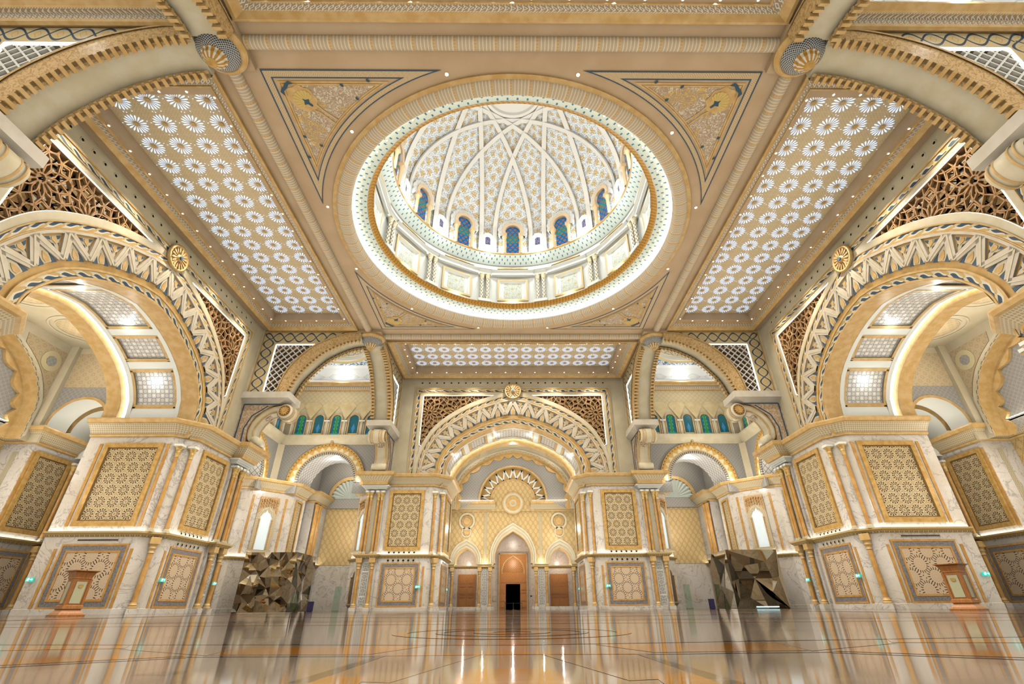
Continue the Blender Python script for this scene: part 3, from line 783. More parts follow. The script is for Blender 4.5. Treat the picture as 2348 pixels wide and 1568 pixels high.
    b = B(); b.face([(x, r+.25, z) for x, z in A], 0, [(x, z) for x, z in A]); Q.add('leaded_pane', b, mat('violet_leaded_glass', lambda N: N.mix(N.noise(7, 1, N.vec(N.u, N.v)).gt(.5), '7C7C9A', '4E4258'), .2, emit=.2))
    b = B(); b.slab(rect(-.45, .45, 46.75, 47.6), IDr, r-.14, r, 0); Q.add('base_panel', b, drump)
    for a in range(12):
        P.put('keyhole stained glass window of the dome, '+clock(a, ''), (0, D, 0), -radians(30*a), 'stained glass windows of the dome')
        Q.put('small white framed window of the dome, '+clock(a, '', True), (0, D, 0), -radians(30*a+15), 'small windows of the dome')
build_dome()
# ================================================================== UPPER WALLS WITH THE GREAT ARCHES
DW = 37.0
WALLN = ['far wall', 'left wall', 'right wall']
def WF(a, b, c): return (a, DW+c, b)      # wall plane frame, c negative = towards the hall
ZT = ZC
def build_wall(k):
    b = B(); F = WF
    for s_ in (-1, 1):
        b.slab([(s_*17.3, 17.2), (s_*20.1, 17.2), (s_*20.1, ZT), (s_*17.3, ZT)], F, 0, 3.2, 0)
    b.slab([(-17.3, 34.65), (17.3, 34.65), (17.3, ZT), (-17.3, ZT)], F, 0, .6, 0)
    # plate behind the frame, pierced by the arch and the two spandrels
    b.ribbon(C0, C6, F, .02, 0, True)
    return struct('wall_'+SIDE[k], b, plaster, (0, D, 0), ROT[k])
for k in range(4): build_wall(k)
# spandrel outline (right hand side): rectangle corner, along the top, then back down the arch
_c6r = C6[NA:]                                             # apex .. right foot
SP = [(15.75, 33.05)]+[p for p in _c6r if 3.2 < p[0] < 15.62 and p[1] < 33.05 and p[1] > 23.6]
SP = [(15.75, 33.05), (3.35, 33.05)]+SP[1:]+[(15.75, 24.2)]
def ribs_path(pts, F, w, c0, c1, b, mi=0, closed=True):
    n = len(pts)
    for i in range(n if closed else n-1):
        p, q = pts[i], pts[(i+1) % n]; l = hypot(q[0]-p[0], q[1]-p[1])
        if l < 1e-6: continue
        nx, nz = -(q[1]-p[1])/l*w/2, (q[0]-p[0])/l*w/2
        b.slab([(p[0]-nx, p[1]-nz), (q[0]-nx, q[1]-nz), (q[0]+nx, q[1]+nz), (p[0]+nx, p[1]+nz)], F, c0, c1, mi)
def arch_proto():
    P = Proto('zigzag_arch', 'arch'); F = WF
    for X0, X1, f0, f1, c_ in ((C0, CZ, 0, .04, -.3), (C0, CZ, .2, .25, -.34), (CZ, C6, 0, .1, -.3), (CZ, C6, .45, .52, -.3)):
        b = B(); b.ribbon(lerp(X0, X1, f0), lerp(X0, X1, f1), F, c_, 0); b.edge(lerp(X0, X1, f0), F, c_, 0, 0); b.edge(lerp(X0, X1, f1), F, c_, -.1, 0); P.add('gold_fillet', b, gold)
    b = B(); b.ribbon(lerp(C0, CZ, .04), lerp(C0, CZ, .2), F, -.26, 0); P.add('inner_chain_border', b, braid2)
    b = B(); b.ribbon(lerp(CZ, C6, .1), lerp(CZ, C6, .45), F, -.26, 0, lo=1, hi=0); P.add('outer_chain_border', b, braid2)
    b = B(); b.ribbon(lerp(CZ, C6, .52), C6, F, -.2, 0); b.edge(C6, F, -.2, .5, 0); P.add('cream_margin', b, ivory)
    b = B(); b.ribbon(lerp(C0, CZ, .25), CZ, F, -.16, 0); P.add('tan_field', b, mat('tan_zigzag_field', mottled('D6AE68', 'C4964E', 1), .42))
    # arc-length parameterisation of the mid curve
    A = lerp(C0, CZ, .25); E = CZ; M = lerp(A, E, .5); Ls = [0]
    for i in range(len(M)-1): Ls.append(Ls[-1]+hypot(M[i+1][0]-M[i][0], M[i+1][1]-M[i][1]))
    T = Ls[-1]; n = 16
    def at_(t, s_):
        l = min(max((t+n/2)/n, 0), 1)*T; i = min(max(next((j for j in range(len(Ls)) if Ls[j] >= l), 1)-1, 0), len(M)-2)
        f = (l-Ls[i])/max(Ls[i+1]-Ls[i], 1e-9)
        a = (A[i][0]+(A[i+1][0]-A[i][0])*f, A[i][1]+(A[i+1][1]-A[i][1])*f); e = (E[i][0]+(E[i+1][0]-E[i][0])*f, E[i][1]+(E[i+1][1]-E[i][1])*f)
        return (a[0]+(e[0]-a[0])*s_, a[1]+(e[1]-a[1])*s_)
    b = B(); L = B()
    for j in range(-8, 8):
        for t0, s0, t1, s1 in ((j, .95, j+.5, .2), (j+.5, .2, j+1, .95)):
            w = .145; q = [at_(t0-w, s0), at_(t1-w, s1), at_(t1+w, s1), at_(t0+w, s0)]; b.slab(q, F, -.34, -.16, 0)
            w = .03; q = [at_(t0-w, s0), at_(t1-w, s1), at_(t1+w, s1), at_(t0+w, s0)]; L.slab(q, F, -.37, -.33, 0)
    b.ribbon(lerp(A, E, .92), E, F, -.335, 0); b.edge(lerp(A, E, .92), F, -.335, -.16, 0)
    P.add('white_zigzag', b, mat('pale_zigzag_marble', mottled('DDD1BC', 'D0C2A9', 1), .4)); P.add('zigzag_line', L, ivory)
    gb, bl, cr = B(), B(), B()
    def loc(t, a, s0, s1, w):          # triangle local (a -.5...5 , b 0 base ..1 tip)
        return lambda p: at_(t+p[0]*w*(1-p[1]*.92), s0+(s1-s0)*p[1])
    def shp(bb, f, pts, c): bb.slab([f(p) for p in pts], F, c, -.15, 0)
    for j in range(-8, 9):
        f = loc(j, 0, .15, .82, .66); g = loc(j+.5, 0, .89, .4, .58)
        shp(bl, f, [(-.5, .02), (-.22, .02), (-.3, .16), (-.36, .3), (-.42, .4), (-.47, .3)], -.2); shp(bl, f, [(.5, .02), (.22, .02), (.3, .16), (.36, .3), (.42, .4), (.47, .3)], -.2)
        for s_ in (-1, 1): shp(bl, f, [(s_*.2, .4), (s_*.42, .52), (s_*.5, .74), (s_*.3, .66)], -.2)
        shp(cr, f, [(-.22, .06), (.22, .06), (.3, .25), (.36, .42), (.3, .55), (.22, .66), (.0, .74), (-.22, .66), (-.3, .55), (-.36, .42), (-.3, .25)], -.22)
        shp(gb, f, [(-.12, .1), (.12, .1), (.2, .25), (.14, .4), (0, .54), (-.14, .4), (-.2, .25)], -.26)
        if j < 8:
            shp(cr, g, [(-.46, .06), (.46, .06), (.4, .3), (.3, .5), (0, .92), (-.3, .5), (-.4, .3)], -.19)
            shp(gb, g, [(-.1, .12), (.1, .12), (.18, .26), (.1, .42), (0, .55), (-.1, .42), (-.18, .26)], -.24)
            for s_ in (-1, 1): shp(bl, g, [(s_*.2, .1), (s_*.44, .08), (s_*.38, .24), (s_*.26, .3)], -.22); shp(bl, g, [(s_*.2, .5), (s_*.34, .46), (s_*.3, .66)], -.22)
    P.add('cream_palmette_relief', cr, mat('cream_palmette', 'DDD0B0', .45)); P.add('blue_leaf_relief', bl, mat('blue_leaf_relief', '48627A', .45)); P.add('gold_drop_relief', gb, gold)
    return P
AP = arch_proto()
def frame_proto():
    P = Proto('arch_frame', 'wall frame'); F = WF
    def U(x0, z0, x1, z1, c, m, nm, c1=0):
        b = B(); A = [(-x0, 17.2), (-x0, z0), (x0, z0), (x0, 17.2)]; E = [(-x1, 17.2), (-x1, z1), (x1, z1), (x1, 17.2)]
        b.ribbon(A, E, F, c, 0); b.edge(A, F, c, c1, 0); b.edge(E, F, c, c1, 0); P.add(nm, b, m)
    U(15.75, 33.05, 16.35, 33.65, -.12, ivory, 'cream_margin', .5); U(16.35, 33.65, 16.42, 33.72, -.2, gold, 'gold_fillet')
    U(16.42, 33.72, 17.0, 34.3, -.16, braid2, 'blue_chain_border'); U(17.0, 34.3, 17.14, 34.44, -.24, gold, 'gold_moulding'); U(17.14, 34.44, 17.35, 34.65, -.14, ivory, 'outer_margin')
    b = B(); b.slab([(-3.4, 33.06), (3.4, 33.06), (2.2, 33.45), (0, 33.9), (-2.2, 33.45)], F, -.11, 0, 0)
    for s_ in (-1, 1): b.slab([(s_*15.6, 23.4), (s_*15.76, 24.2), (s_*15.76, 17.2), (s_*16.25, 17.2)], F, -.13, 0, 0)
    P.add('cream_infill', b, ivory)
    return P
FP = frame_proto()
def star_segs(cx, cz, R, n=12, step=5, rot=0.):
    q = [(cx+R*cos(2*pi*i/n+rot), cz+R*sin(2*pi*i/n+rot)) for i in range(n)]
    return [(q[i], q[(i+step) % n]) for i in range(n)]
def lattice_mesh(poly, F, stars, w, c0, c1, extra=()):
    b = B(); segs = []
    for s_ in stars: segs += star_segs(*s_)
    segs += list(extra)
    for p, q in segs:
        l = hypot(q[0]-p[0], q[1]-p[1]); n = max(int(l/.12), 2); run = None
        for i in range(n+1):
            t = i/n; c = (p[0]+(q[0]-p[0])*t, p[1]+(q[1]-p[1])*t); ok = inside(c, poly)
            if ok and run is None: run = c
            if run is not None and (not ok or i == n):
                if hypot(c[0]-run[0], c[1]-run[1]) > .15: ribs_path([run, c], F, w, c0, c1, b, 0, False)
                run = None
    return b
def screen_proto():
    P = Proto('spandrel_lattice_screen', 'lattice screen'); F = WF
    stars = []
    for i in range(-1, 4):
        for j in range(0, 4):
            cx, cz = 12.2-4.6*i-(2.3 if j % 2 else 0), 29.9+4.0-4.0*j
            pp = lambda r, t: (cx+r*cos(t), cz+r*sin(t))
            for q in range(12):
                t = 2*pi*q/12; h_ = pi/12; g_ = .19
                for a_, c_ in (((.5, t-h_), (1.15, t-g_)), ((1.15, t-g_), (1.6, t)), ((1.6, t), (1.15, t+g_)), ((1.15, t+g_), (.5, t+h_)), ((.5, t-h_), (.33, t)), ((.33, t), (.5, t+h_)), ((1.6, t), (2.32, t+h_)), ((1.6, t), (2.32, t-h_)), ((2.32, t-h_), (2.75, t)), ((2.75, t), (2.32, t+h_))): stars.append((pp(*a_), pp(*c_)))
    P.add('star_lattice', lattice_mesh(SP, F, [], .1, -.02, .2, stars), lattice)
    b = B(); b.slab(SP, F, .55, .6, 0); P.add('mirror_backing', b, mirror)
    b = B(); 
    q = [SP[-1], SP[0], SP[1]]; ribs_path(q, F, .1, -.15, .0, b, 0, False); ribs_path(SP[1:], F, .06, -.12, .0, b, 0, False); P.add('light_line', b, led)
    b = B(); ribs_path(SP, F, .12, -.1, .56, b, 0); P.add('reveal', b, lattice)
    return P
SPR = screen_proto()
def rosette_proto():
    P = Proto('rosette_boss', 'rosette'); f = lambda a, z, c: (a, -c, z)
    b = B(); P_ = [(1.5, 0), (1.5, .25), (1.3, .34), (1.25, .2), (.35, .24), (.3, .4), (.01, .5)]
    b.grid([[(r*cos(t), -c-.3, r*sin(t)) for r, c in P_] for t in [2*pi*i/40 for i in range(41)]], 0); P.add('disc', b, gold)
    b = B(); 
    for i in range(16):
        t = 2*pi*i/16; b.slab([(r*cos(t+a), r*sin(t+a)) for r, a in ((.42, 0), (.75, .12), (1.15, .09), (1.2, 0), (1.15, -.09), (.75, -.12))], lambda a, z, c: (a, c, z), -.62, -.5, 0)
    P.add('petals', b, lattice)
    b = B(); b.slab(ngon(0, 0, .22, 12), lambda a, z, c: (a, c, z), -.84, -.7, 0); P.add('centre', b, navy)
    return P
RP = rosette_proto()
def vent_proto():
    P = Proto('air_vent', 'air vent'); b = B(); q = [(.24, 0), (.22, .06), (.15, .05), (.14, -.0)]
    b.grid([[(r*cos(t), -c, r*sin(t)) for r, c in q] for t in [2*pi*i/16 for i in range(17)]], 0); P.add('rim', b, mat('vent_rim', 'D8CBA8', .4))
    b = B(); b.face([(.145*cos(2*pi*i/12), -.012, .145*sin(2*pi*i/12)) for i in range(12)], 0); P.add('dark_mouth', b, dark)
    return P
VP = vent_proto()
def vault_proto():
    P = Proto('coffered_vault', 'vault'); n = len(C0); Ls = [0]
    for i in range(n-1): Ls.append(Ls[-1]+hypot(C0[i+1][0]-C0[i][0], C0[i+1][1]-C0[i][1]))
    T = Ls[-1]; half_ = T/2; foot = 2.25     # C0 starts at z 17.2; springing at 19.45
    def strip(bb, t0, t1, d0, d1, off, mi=0, rim=None, crv=None):
        m = 24; C_ = crv or C0; rows = []; U = []
        for i in range(m+1):
            t = t0+(t1-t0)*i/m; l = t*T; k = min(max(next((j for j in range(n) if Ls[j] >= l-1e-9), 1)-1, 0), n-2); f = (l-Ls[k])/(Ls[k+1]-Ls[k])
            x, z = C_[k][0]+(C_[k+1][0]-C_[k][0])*f, C_[k][1]+(C_[k+1][1]-C_[k][1])*f
            dx, dz = C_[k+1][0]-C_[k][0], C_[k+1][1]-C_[k][1]; q = hypot(dx, dz); nx, nz = dz/q, -dx/q
            x += nx*off; z += nz*off; rows.append([(x, d0, z), (x, d1, z)]); U.append([(l, d0), (l, d1)])
        bb.grid(rows, mi, U)
        return rows
    b = B(); strip(b, 0, 1, DW-.3, 38.7, .0); P.add('front_gold_band', b, gold)
    b = B(); strip(b, 0, 1, 38.7, 44.7, -.28); P.add('cream_vault', b, ivory)
    sp = [(.1, .235), (.262, .365), (.392, .608), (.635, .738), (.765, .9)]
    b = B(); e = [0]+[x for p in sp for x in p]+[1]
    for a, c in zip(e[::2], e[1::2]): strip(b, a, c, 38.7, 44.7, 0)
    strip(b, 0, 1, 38.7, 39.2, 0.02); strip(b, 0, 1, 44.2, 44.7, .02); P.add('cream_ribs', b, white)
    for a, c in sp:
        g = B(); w = .012
        strip(g, a, a+w, 39.2, 44.2, .03); strip(g, c-w, c, 39.2, 44.2, .03); strip(g, a, c, 39.2, 39.5, .03); strip(g, a, c, 43.9, 44.2, .03)
        i = P.add('coffer_frame', g, gold); q = B(); strip(q, a+w, c-w, 39.5, 43.9, -.2); P.add('patterned_coffer', q, quat, i)
    # cove light and the gold rim arch behind it
    b = B(); strip(b, .0, 1, 44.72, 45.25, -.18); P.add('cove_light', b, cove)
    b = B(); C1 = [(x*.955, 17.2+(z-17.2)*.958) for x, z in C0]; R_ = lambda a, z, c: (a, c, z)
    b.ribbon(C1, [(x*1.03, z*1.0+.3) for x, z in C0], R_, 45.25, 0); strip(b, 0, 1, 45.25, 46.9, 0, 0, None, C1); b.ribbon(C1, [(x*1.03, z+.3) for x, z in C0], R_, 46.9, 0); P.add('gold_rim_arch', b, gold)
    # spots in the coffers
    return P
VA = vault_proto()
for k in range(3):
    for w_, z_ in ((3, 26.75), (-3, 26.75), (9.3, 23.0), (-9.3, 23.0)): lamp('POINT', at(k, w_, 41.7, z_), 130, COOL, .08)
for k in range(3):
    o = at(k, 0, 0); n = WALLN[k]
    AP.put('great zigzag banded arch of the '+n, o, ROT[k]); FP.put('square blue chain border framing the arch of the '+n, o, ROT[k])
    VA.put('deep coffered vault behind the arch of the '+n, o, ROT[k])
    RP.put('round flower rosette over the arch of the '+n, at(k, 0, DW, 33.75), ROT[k])
    ends = [('left', 'right'), ('near', 'far'), ('far', 'near')][k]
    for s_ in (0, 1): SPR.put('brown star lattice in the %s spandrel of the %s arch' % (ends[s_], n), o, ROT[k], None, (2*s_-1, 1, 1))
    for i in range(13):
        for s_ in (-1, 1): VP.put('round vent in the row along the top of the '+n, at(k, s_*(.65+1.3*i), DW, 35.55), ROT[k], 'vents along the top of the '+n)
# ================================================================== ROOMS BEHIND THE ARCHES
CB = [(x*1.0, 17.2+(z-17.2)*1.07) for x, z in C0]
def room(k):
    b = B(); F = lambda a, z, c: (a, c, z); w = 12.6; zc = 29.4
    out = [(-w, 17.2), (-w, zc)]; 
    # back wall at 55.8 pierced by the bay arch
    m = len(CB); top = [(-w+2*w*i/(m-1), zc) for i in range(m)]
    E = [(-w, 17.2+(zc-17.2)*i/12) for i in range(13)]+[(-w+2*w*(i-12)/(m-25), zc) for i in range(13, m-13)]+[(w, zc-(zc-17.2)*(i-(m-13))/12) for i in range(m-13, m)]
    b.ribbon(CB, E, F, 55.8, 0, True)
    b.face([(-w, 46.9, zc), (w, 46.9, zc), (w, 55.8, zc), (-w, 55.8, zc)], 0)
    # front wall over the rim arch
    E2 = [(p[0], p[1]) for p in E]; b.ribbon([(x*.955, 17.2+(z-17.2)*.958) for x, z in C0], E2, F, 46.92, 0, True)
    # side walls with the transept arch
    for s_ in (-1, 1):
        G = lambda a, z, c, s_=s_: (s_*c, a, z)
        A = arc(51.2, 19.2, 3.5, 180, 0, 24); O = [(46.9, 19.2+4.8*i/6) for i in range(7)]+[(46.9+8.9*i/12, 24.0) for i in range(1, 12)]+[(55.8, 24.0-4.8*i/6) for i in range(7)]
        b.ribbon(A, O, G, w, 1, True); b.slab(rect(46.9, 55.8, 24.0, 28.6), G, w, w+.3, 2); b.slab(rect(46.9, 55.8, 28.6, zc), G, w, w+.3, 0)
        b.slab(rect(46.9, 47.7, 17.2, 19.2), G, w, w+.3, 0); b.slab(rect(54.7, 55.8, 17.2, 19.2), G, w, w+.3, 0)
        b.ribbon(arc(51.2, 19.2, 3.2, 180, 0, 24), arc(51.2, 19.2, 3.55, 180, 0, 24), G, w-.08, 4); b.ribbon(arc(51.2, 19.2, 2.9, 180, 0, 24), arc(51.2, 19.2, 3.5, 180, 0, 24), G, 15.5, 4); b.grid([[(s_*w, p[0], p[1]), (s_*19.0, p[0], p[1])] for p in A], 3)
        b.face([(s_*19, 47, 17), (s_*19, 56, 17), (s_*19, 56, 24), (s_*19, 47, 24)], 3)
        for d in (55.45,): b.box(s_*w-.5, s_*w+.5, d-.6, d+.35, 19, zc, 0)
    struct('room_wall_'+SIDE[k], b, [plaster, bluegrey, beigepat, white, gold], (0, D, 0), ROT[k])
    # ceiling ornaments
    P = Proto('room_ceiling_panel', 'ceiling panel'); b = B(); 
    for r0, r1 in ((3.0, 3.2), (2.4, 2.5)): b.ribbon(ngon(0, 0, r0, 40)+[ngon(0, 0, r0, 40)[0]], ngon(0, 0, r1, 40)+[ngon(0, 0, r1, 40)[0]], lambda x, y, c: (x, y, c), -.06, 0)
    P.add('round_moulding', b, ivory); b = B(); b.face([(x*1.0, y, -.03) for x, y in ngon(0, 0, 2.4, 32)], 0); P.add('arabesque_disc', b, beigepat)
    for i, w_ in enumerate((-8, 0, 8)): P.put('round patterned panel on the ceiling behind the %s, number %s along' % (WALLN[k]+' arch', ('one', 'two', 'three')[i]), at(k, w_, 51.3, 29.4), ROT[k])
    # pendentives with medallions on the back wall
    for s_ in (-1, 1):
        P = Proto('pendentive_ornament', 'wall ornament'); f = lambda a, z, c: (a*s_, 55.8+c, z)
        b = B(); ar = [p for p in CB[NA:] if p[0] > 5.5 and p[1] > 20.8]; ar = [(x+.95+.0*z, z+.45) for x, z in ar if x+.95 < 12.0]
        poly = [(12.0, 28.3), (6.6, 28.3)]+ar; b.slab(poly, f, -.06, 0, 0); P.add('ground', b, beigepat)
        b = B(); b.slab(ngon(10.45, 26.5, 1.25, 24), f, -.16, 0, 0); i = P.add('medallion', b, mat('cream_medallion', 'D9C99C', .4)); b = B(); b.slab(ngon(10.45, 26.5, .65, 8), f, -.22, 0, 0); P.add('medallion_star', b, bluegrey, i)
        P.put('%s corner medallion panel above the inner arch behind the %s' % (('left', 'right')[s_ > 0], WALLN[k]), at(k, 0, 0), ROT[k])
    P = Proto('inner_arch', 'arch'); b = B(); o = lambda q: [(x*(1+.045*q), z+.5*q) for x, z in CB]
    b.ribbon(CB, o(.5), F, 55.5, 0); P.add('chain_border', b, braid)
    b = B(); b.ribbon(o(.5), o(1.1), F, 55.55, 0); b.edge(o(1.1), F, 55.55, 55.8, 0); P.add('cream_moulding', b, ivory)
    b = B(); b.edge(CB, F, 55.5, 57.6, 0); P.add('gold_soffit', b, gold)
    sc = B(); m = len(CB); S_ = []
    for i, (x, z) in enumerate(CB):
        q = .975-.055*abs(sin(i*pi/6)); S_.append((x*q, 17.2+(z-17.2)*q))
    sc.ribbon(CB, S_, F, 57.15, 0); sc.edge(S_, F, 57.15, 57.55, 0); P.add('scalloped_fringe', sc, gold)
    P.put('inner chain bordered arch seen through the '+WALLN[k], at(k, 0, 0), ROT[k])
    # tympanum wall
    P = Proto('tympanum', 'wall panel')
    b = B(); i0 = arc(0, 19.2, 4.6, 0, 180, 32, 4.3); i1 = arc(0, 19.2, 6.6, 0, 180, 32, 6.5); i2 = arc(0, 19.2, 6.95, 0, 180, 32, 6.85); i3 = arc(0, 19.2, 4.3, 0, 180, 32, 4.05)
    b.ribbon(i1, i2, F, 57.4, 0); b.edge(i2, F, 57.4, 59, 0); b.edge(i1, F, 57.4, 58.9, 0); P.add('gold_ring', b, gold); b = B(); b.ribbon(i3, i0, F, 58.6, 0); b.edge(i3, F, 58.6, 59, 0); P.add('gold_ring', b, gold); b = B(); m = len(CB); qq = [i2[-1-int(round(j*(len(i2)-1)/(m-1)))] for j in range(m)]; b.ribbon(CB, qq, F, 57.55, 0, True); P.add('arabesque_ground', b, bluegrey)
    b = B(); b.ribbon(i0, i1, F, 58.85, 0); P.add('relief_ring', b, MATS['tan_zigzag_field'])
    b = B(); n = 11
    pt = lambda t, s_: (lambda a, r: (r[0]*cos(a), 19.2+r[1]*sin(a)))(pi*min(max(t/n, 0), 1), (4.65+1.9*s_, 4.35+2.1*s_))
    for j in range(n):
        for t0, s0, t1, s1 in ((j, .05, j+.5, .95), (j+.5, .95, j+1, .05)): b.slab([pt(t0-.12, s0), pt(t1-.12, s1), pt(t1+.12, s1), pt(t0+.12, s0)], F, 58.7, 58.85, 0)
    P.add('white_zigzag', b, white); 
    b = B(); b.slab([(-4.3, 17.2), (4.3, 17.2)]+i3[1:-1], F, 58.7, 58.9, 0); P.add('diaper_field', b, diaper)
    
    for s_ in (-1, 1): b = B(); x0, x1 = sorted((s_*3.8, s_*11)); b.face([(x0, 57.25, 19.06), (x1, 57.25, 19.06), (x1, 57.45, 19.06), (x0, 57.45, 19.06)], 0); P.add('wash_light', b, cove)
    P.put('half round zigzag tympanum deep behind the '+WALLN[k], at(k, 0, 0), ROT[k])
    for w_, d_ in ((0, 51), (-8, 51), (8, 51)): lamp('POINT', at(k, w_, d_, 26.5), 800, WARM, .12); lamp('POINT', at(k, w_*1.1, d_+1, 13), 1300, WARM, .12)  # added lamps without fixtures, brighten the room and its dim lower part
    for s_ in (-1, 1):
        lamp('POINT', at(k, s_*15.5, 51.3, 19.6), 420, WARM, .1)
MATS_fix = MATS
for k in range(3): room(k)
# ================================================================== LOWER ORDER: PIERS, PANELS, COLUMNS
CORN = [(0, 17.15), (.22, 17.2), (.3, 17.38), (.22, 17.5), (.3, 17.6), (.5, 17.9), (.9, 18.3), (1.0, 18.42), (1.3, 18.5), (1.45, 18.8), (1.45, 18.95), (0, 19.0)]
CORNM = [0, 0, 0, 1, 1, 1, 1, 0, 0, 0, 0]
DADO = [(0, 6.8), (.12, 6.82), (.2, 6.9), (.42, 7.1), (.5, 7.13), (.5, 7.3), (.43, 7.3), (.43, 7.18), (0, 7.18)]
BASE = [(0, .5), (.12, .46), (.12, 0)]
def cornice(P, path, closed=False, nm='cornice'):
    b = B(); b.sweep(path, [CORN[i] for i in (0, 1, 2, 3)], [0]*3, closed); b.sweep(path, [CORN[i] for i in range(7, 12)], [0]*4, closed); i = P.add(nm, b, gold)
    b = B(); b.sweep(path, CORN[3:8], [0]*4, closed); P.add('honeycomb_cove', b, honey, i)
    b = B(); b.sweep(path, DADO, [0]*8, closed); P.add('dado_band', b, dadom)
    b = B(); b.sweep(path, BASE, [0]*2, closed); P.add('plinth', b, marble)
    b = B(); b.sweep(path, [(.12, 7.19), (.3, 7.19)], [0], closed); P.add('dado_wash_light', b, washl)
def panel_up(w, h, fw=.5, m=star):
    P = Proto('carved_wall_panel', 'wall panel'); b = B(); F = IDF
    for r in (rect(-w/2, w/2, 0, fw), rect(-w/2, w/2, h-fw, h), rect(-w/2, -w/2+fw, fw, h-fw), rect(w/2-fw, w/2, fw, h-fw)): b.slab(r, F, -.22, .02, 0)
    P.add('gilded_frame', b, gold2); b = B(); i = rect(-w/2+fw, w/2-fw, fw, h-fw)
    b.slab(i, F, -.05, .0, 0); P.add('star_screen', b, m)
    b = B(); q = .12
    for r in (rect(-w/2+fw, w/2-fw, fw, fw+q), rect(-w/2+fw, w/2-fw, h-fw-q, h-fw), rect(-w/2+fw, -w/2+fw+q, fw, h-fw), rect(w/2-fw-q, w/2-fw, fw, h-fw)): b.slab(r, F, -.12, .0, 0)
    P.add('dark_bead', b, mat('brown_bead', '8A6A3C', .45)); return P
def panel_low(w, h):
    P = Proto('inlaid_wall_panel', 'wall panel'); F = IDF
    def ring(o, i, c, m, nm):
        b = B()
        for r in (rect(-w/2+o, w/2-o, o, i), rect(-w/2+o, w/2-o, h-i, h-o), rect(-w/2+o, -w/2+i, i, h-i), rect(w/2-i, w/2-o, i, h-i)): b.slab(r, F, c, .01, 0)
        P.add(nm, b, m)
    ring(0, .18, -.1, onyx, 'onyx_border'); ring(.18, .62, -.07, greyband, 'grey_band'); ring(.62, .8, -.1, onyx, 'inner_onyx_border')
    b = B(); b.slab(rect(-w/2+.8, w/2-.8, .8, h-.8), F, -.05, 0, 0); P.add('star_inlay', b, pink); return P
def strip_proto(w, h, m=onyx, nm='onyx_strip', cat='wall strip'):
    P = Proto(nm, cat); b = B(); b.slab(rect(-w/2, w/2, 0, h), IDF, -.05, .01, 0); P.body(b, m); return P
def col_up(h=8.9):
    P = Proto('slender_column', 'column'); b = B(); b.lathe([(.19, .35), (.185, h-1.2)], 14, 0); P.add('shaft', b, onyx)
    b = B(); b.box(-.32, .32, -.32, .32, 0, .14); b.lathe([(.3, .14), (.31, .22), (.24, .27), (.26, .33), (.19, .38)], 14, 0); P.add('base', b, ivory)
    b = B(); b.lathe([(.19, h-1.25), (.24, h-1.2), (.2, h-1.1), (.2, h-.95), (.27, h-.7), (.24, h-.55), (.3, h-.4), (.36, h-.2)], 14, 0); b.box(-.36, .36, -.36, .36, h-.2, h-.05); P.add('capital', b, mat('gilt_capital', mottled('E5C888', 'C99B4A', 3), .35, .2))
    b = B(); b.box(-.42, .42, -.42, .42, h-.05, h+.2); P.add('abacus', b, white); return P
def col_low(h=6.3):
    P = Proto('lower_column', 'column'); b = B(); b.lathe([(.25, .95), (.23, h-.95)], 16, 0); P.add('shaft', b, onyx)
    b = B(); b.box(-.46, .46, -.46, .46, 0, .48); P.add('plinth', b, marble)
    b = B(); b.lathe([(.42, .48), (.43, .58), (.33, .66), (.36, .76), (.3, .86), (.26, .98)], 16, 0); P.add('base', b, gold)
    b = B(); b.lathe([(.23, h-1.0), (.3, h-.93), (.25, h-.82), (.25, h-.7), (.36, h-.5), (.3, h-.35), (.42, h-.12)], 16, 0); b.box(-.44, .44, -.44, .44, h-.12, h+.52); P.add('capital', b, gold); return P
CU, CL = col_up(), col_low()
PU1, PU2, PU3 = panel_up(5.45, 8.75), panel_up(6.45, 8.65), panel_up(5.0, 8.7)
PL1, PL2, PL3 = panel_low(5.75, 5.7), panel_low(6.65, 5.7), panel_low(5.0, 5.7)
ST_U, ST_L, GEO = strip_proto(.34, 8.6), strip_proto(.3, 5.2), strip_proto(.55, 8.7, geo, 'lozenge_strip')
GREY = Proto('grey_inlay_strip', 'wall strip'); b = B(); b.slab(rect(-.42, .42, .0, 1.0), IDF, -.05, 0, 0); b.slab(rect(-.42, .42, 1.15, 4.2), IDF, -.05, 0, 0); b.slab(rect(-.42, .42, 4.35, 5.4), IDF, -.05, 0, 0); GREY.add('star_tiles', b, greyin); b = B(); b.slab(rect(-.5, .5, -.08, 5.48), IDF, -.03, .01, 0); GREY.add('white_border', b, white)
EX = Proto('exit_sign', 'exit sign'); b = B(); b.box(-.36, .36, -.1, 0, 0, .32); EX.add('lit_case', b, exitm); b = B()
for p in ([(-.26, .05), (-.2, .05), (-.12, .16), (-.17, .18)], [(-.1, .04), (-.04, .06), (-.08, .18), (-.14, .15)], [(-.18, .14), (-.08, .14), (-.05, .27), (-.14, .27)], [(-.05, .25), (.03, .19), (.02, .16), (-.07, .2)], [(-.24, .2), (-.15, .26), (-.14, .23), (-.22, .16)]): b.slab(p, IDF, -.115, -.1, 0)
b.slab(ngon(-.08, .29, .03, 8), IDF, -.115, -.1, 0); b.slab([(.08, .15), (.24, .15), (.22, .07), (.32, .18), (.22, .28), (.22, .21), (.08, .21)], IDF, -.115, -.1, 0); EX.add('running_figure_and_arrow', b, exitw)
SLOT = Proto('slot_vent', 'air vent'); b = B(); b.slab(rect(-2, 2, 0, .16), IDF, -.03, .0, 0); SLOT.add('dark_slot', b, mat('slot_grille', lambda N: N.mix((N.u*40).sin().gt(.2), '2A2622', '6A6055'), .5)); b = B()
for r in (rect(-2.06, 2.06, -.05, 0), rect(-2.06, 2.06, .16, .21)): b.slab(r, IDF, -.05, .0, 0)
SLOT.add('trim', b, marble)
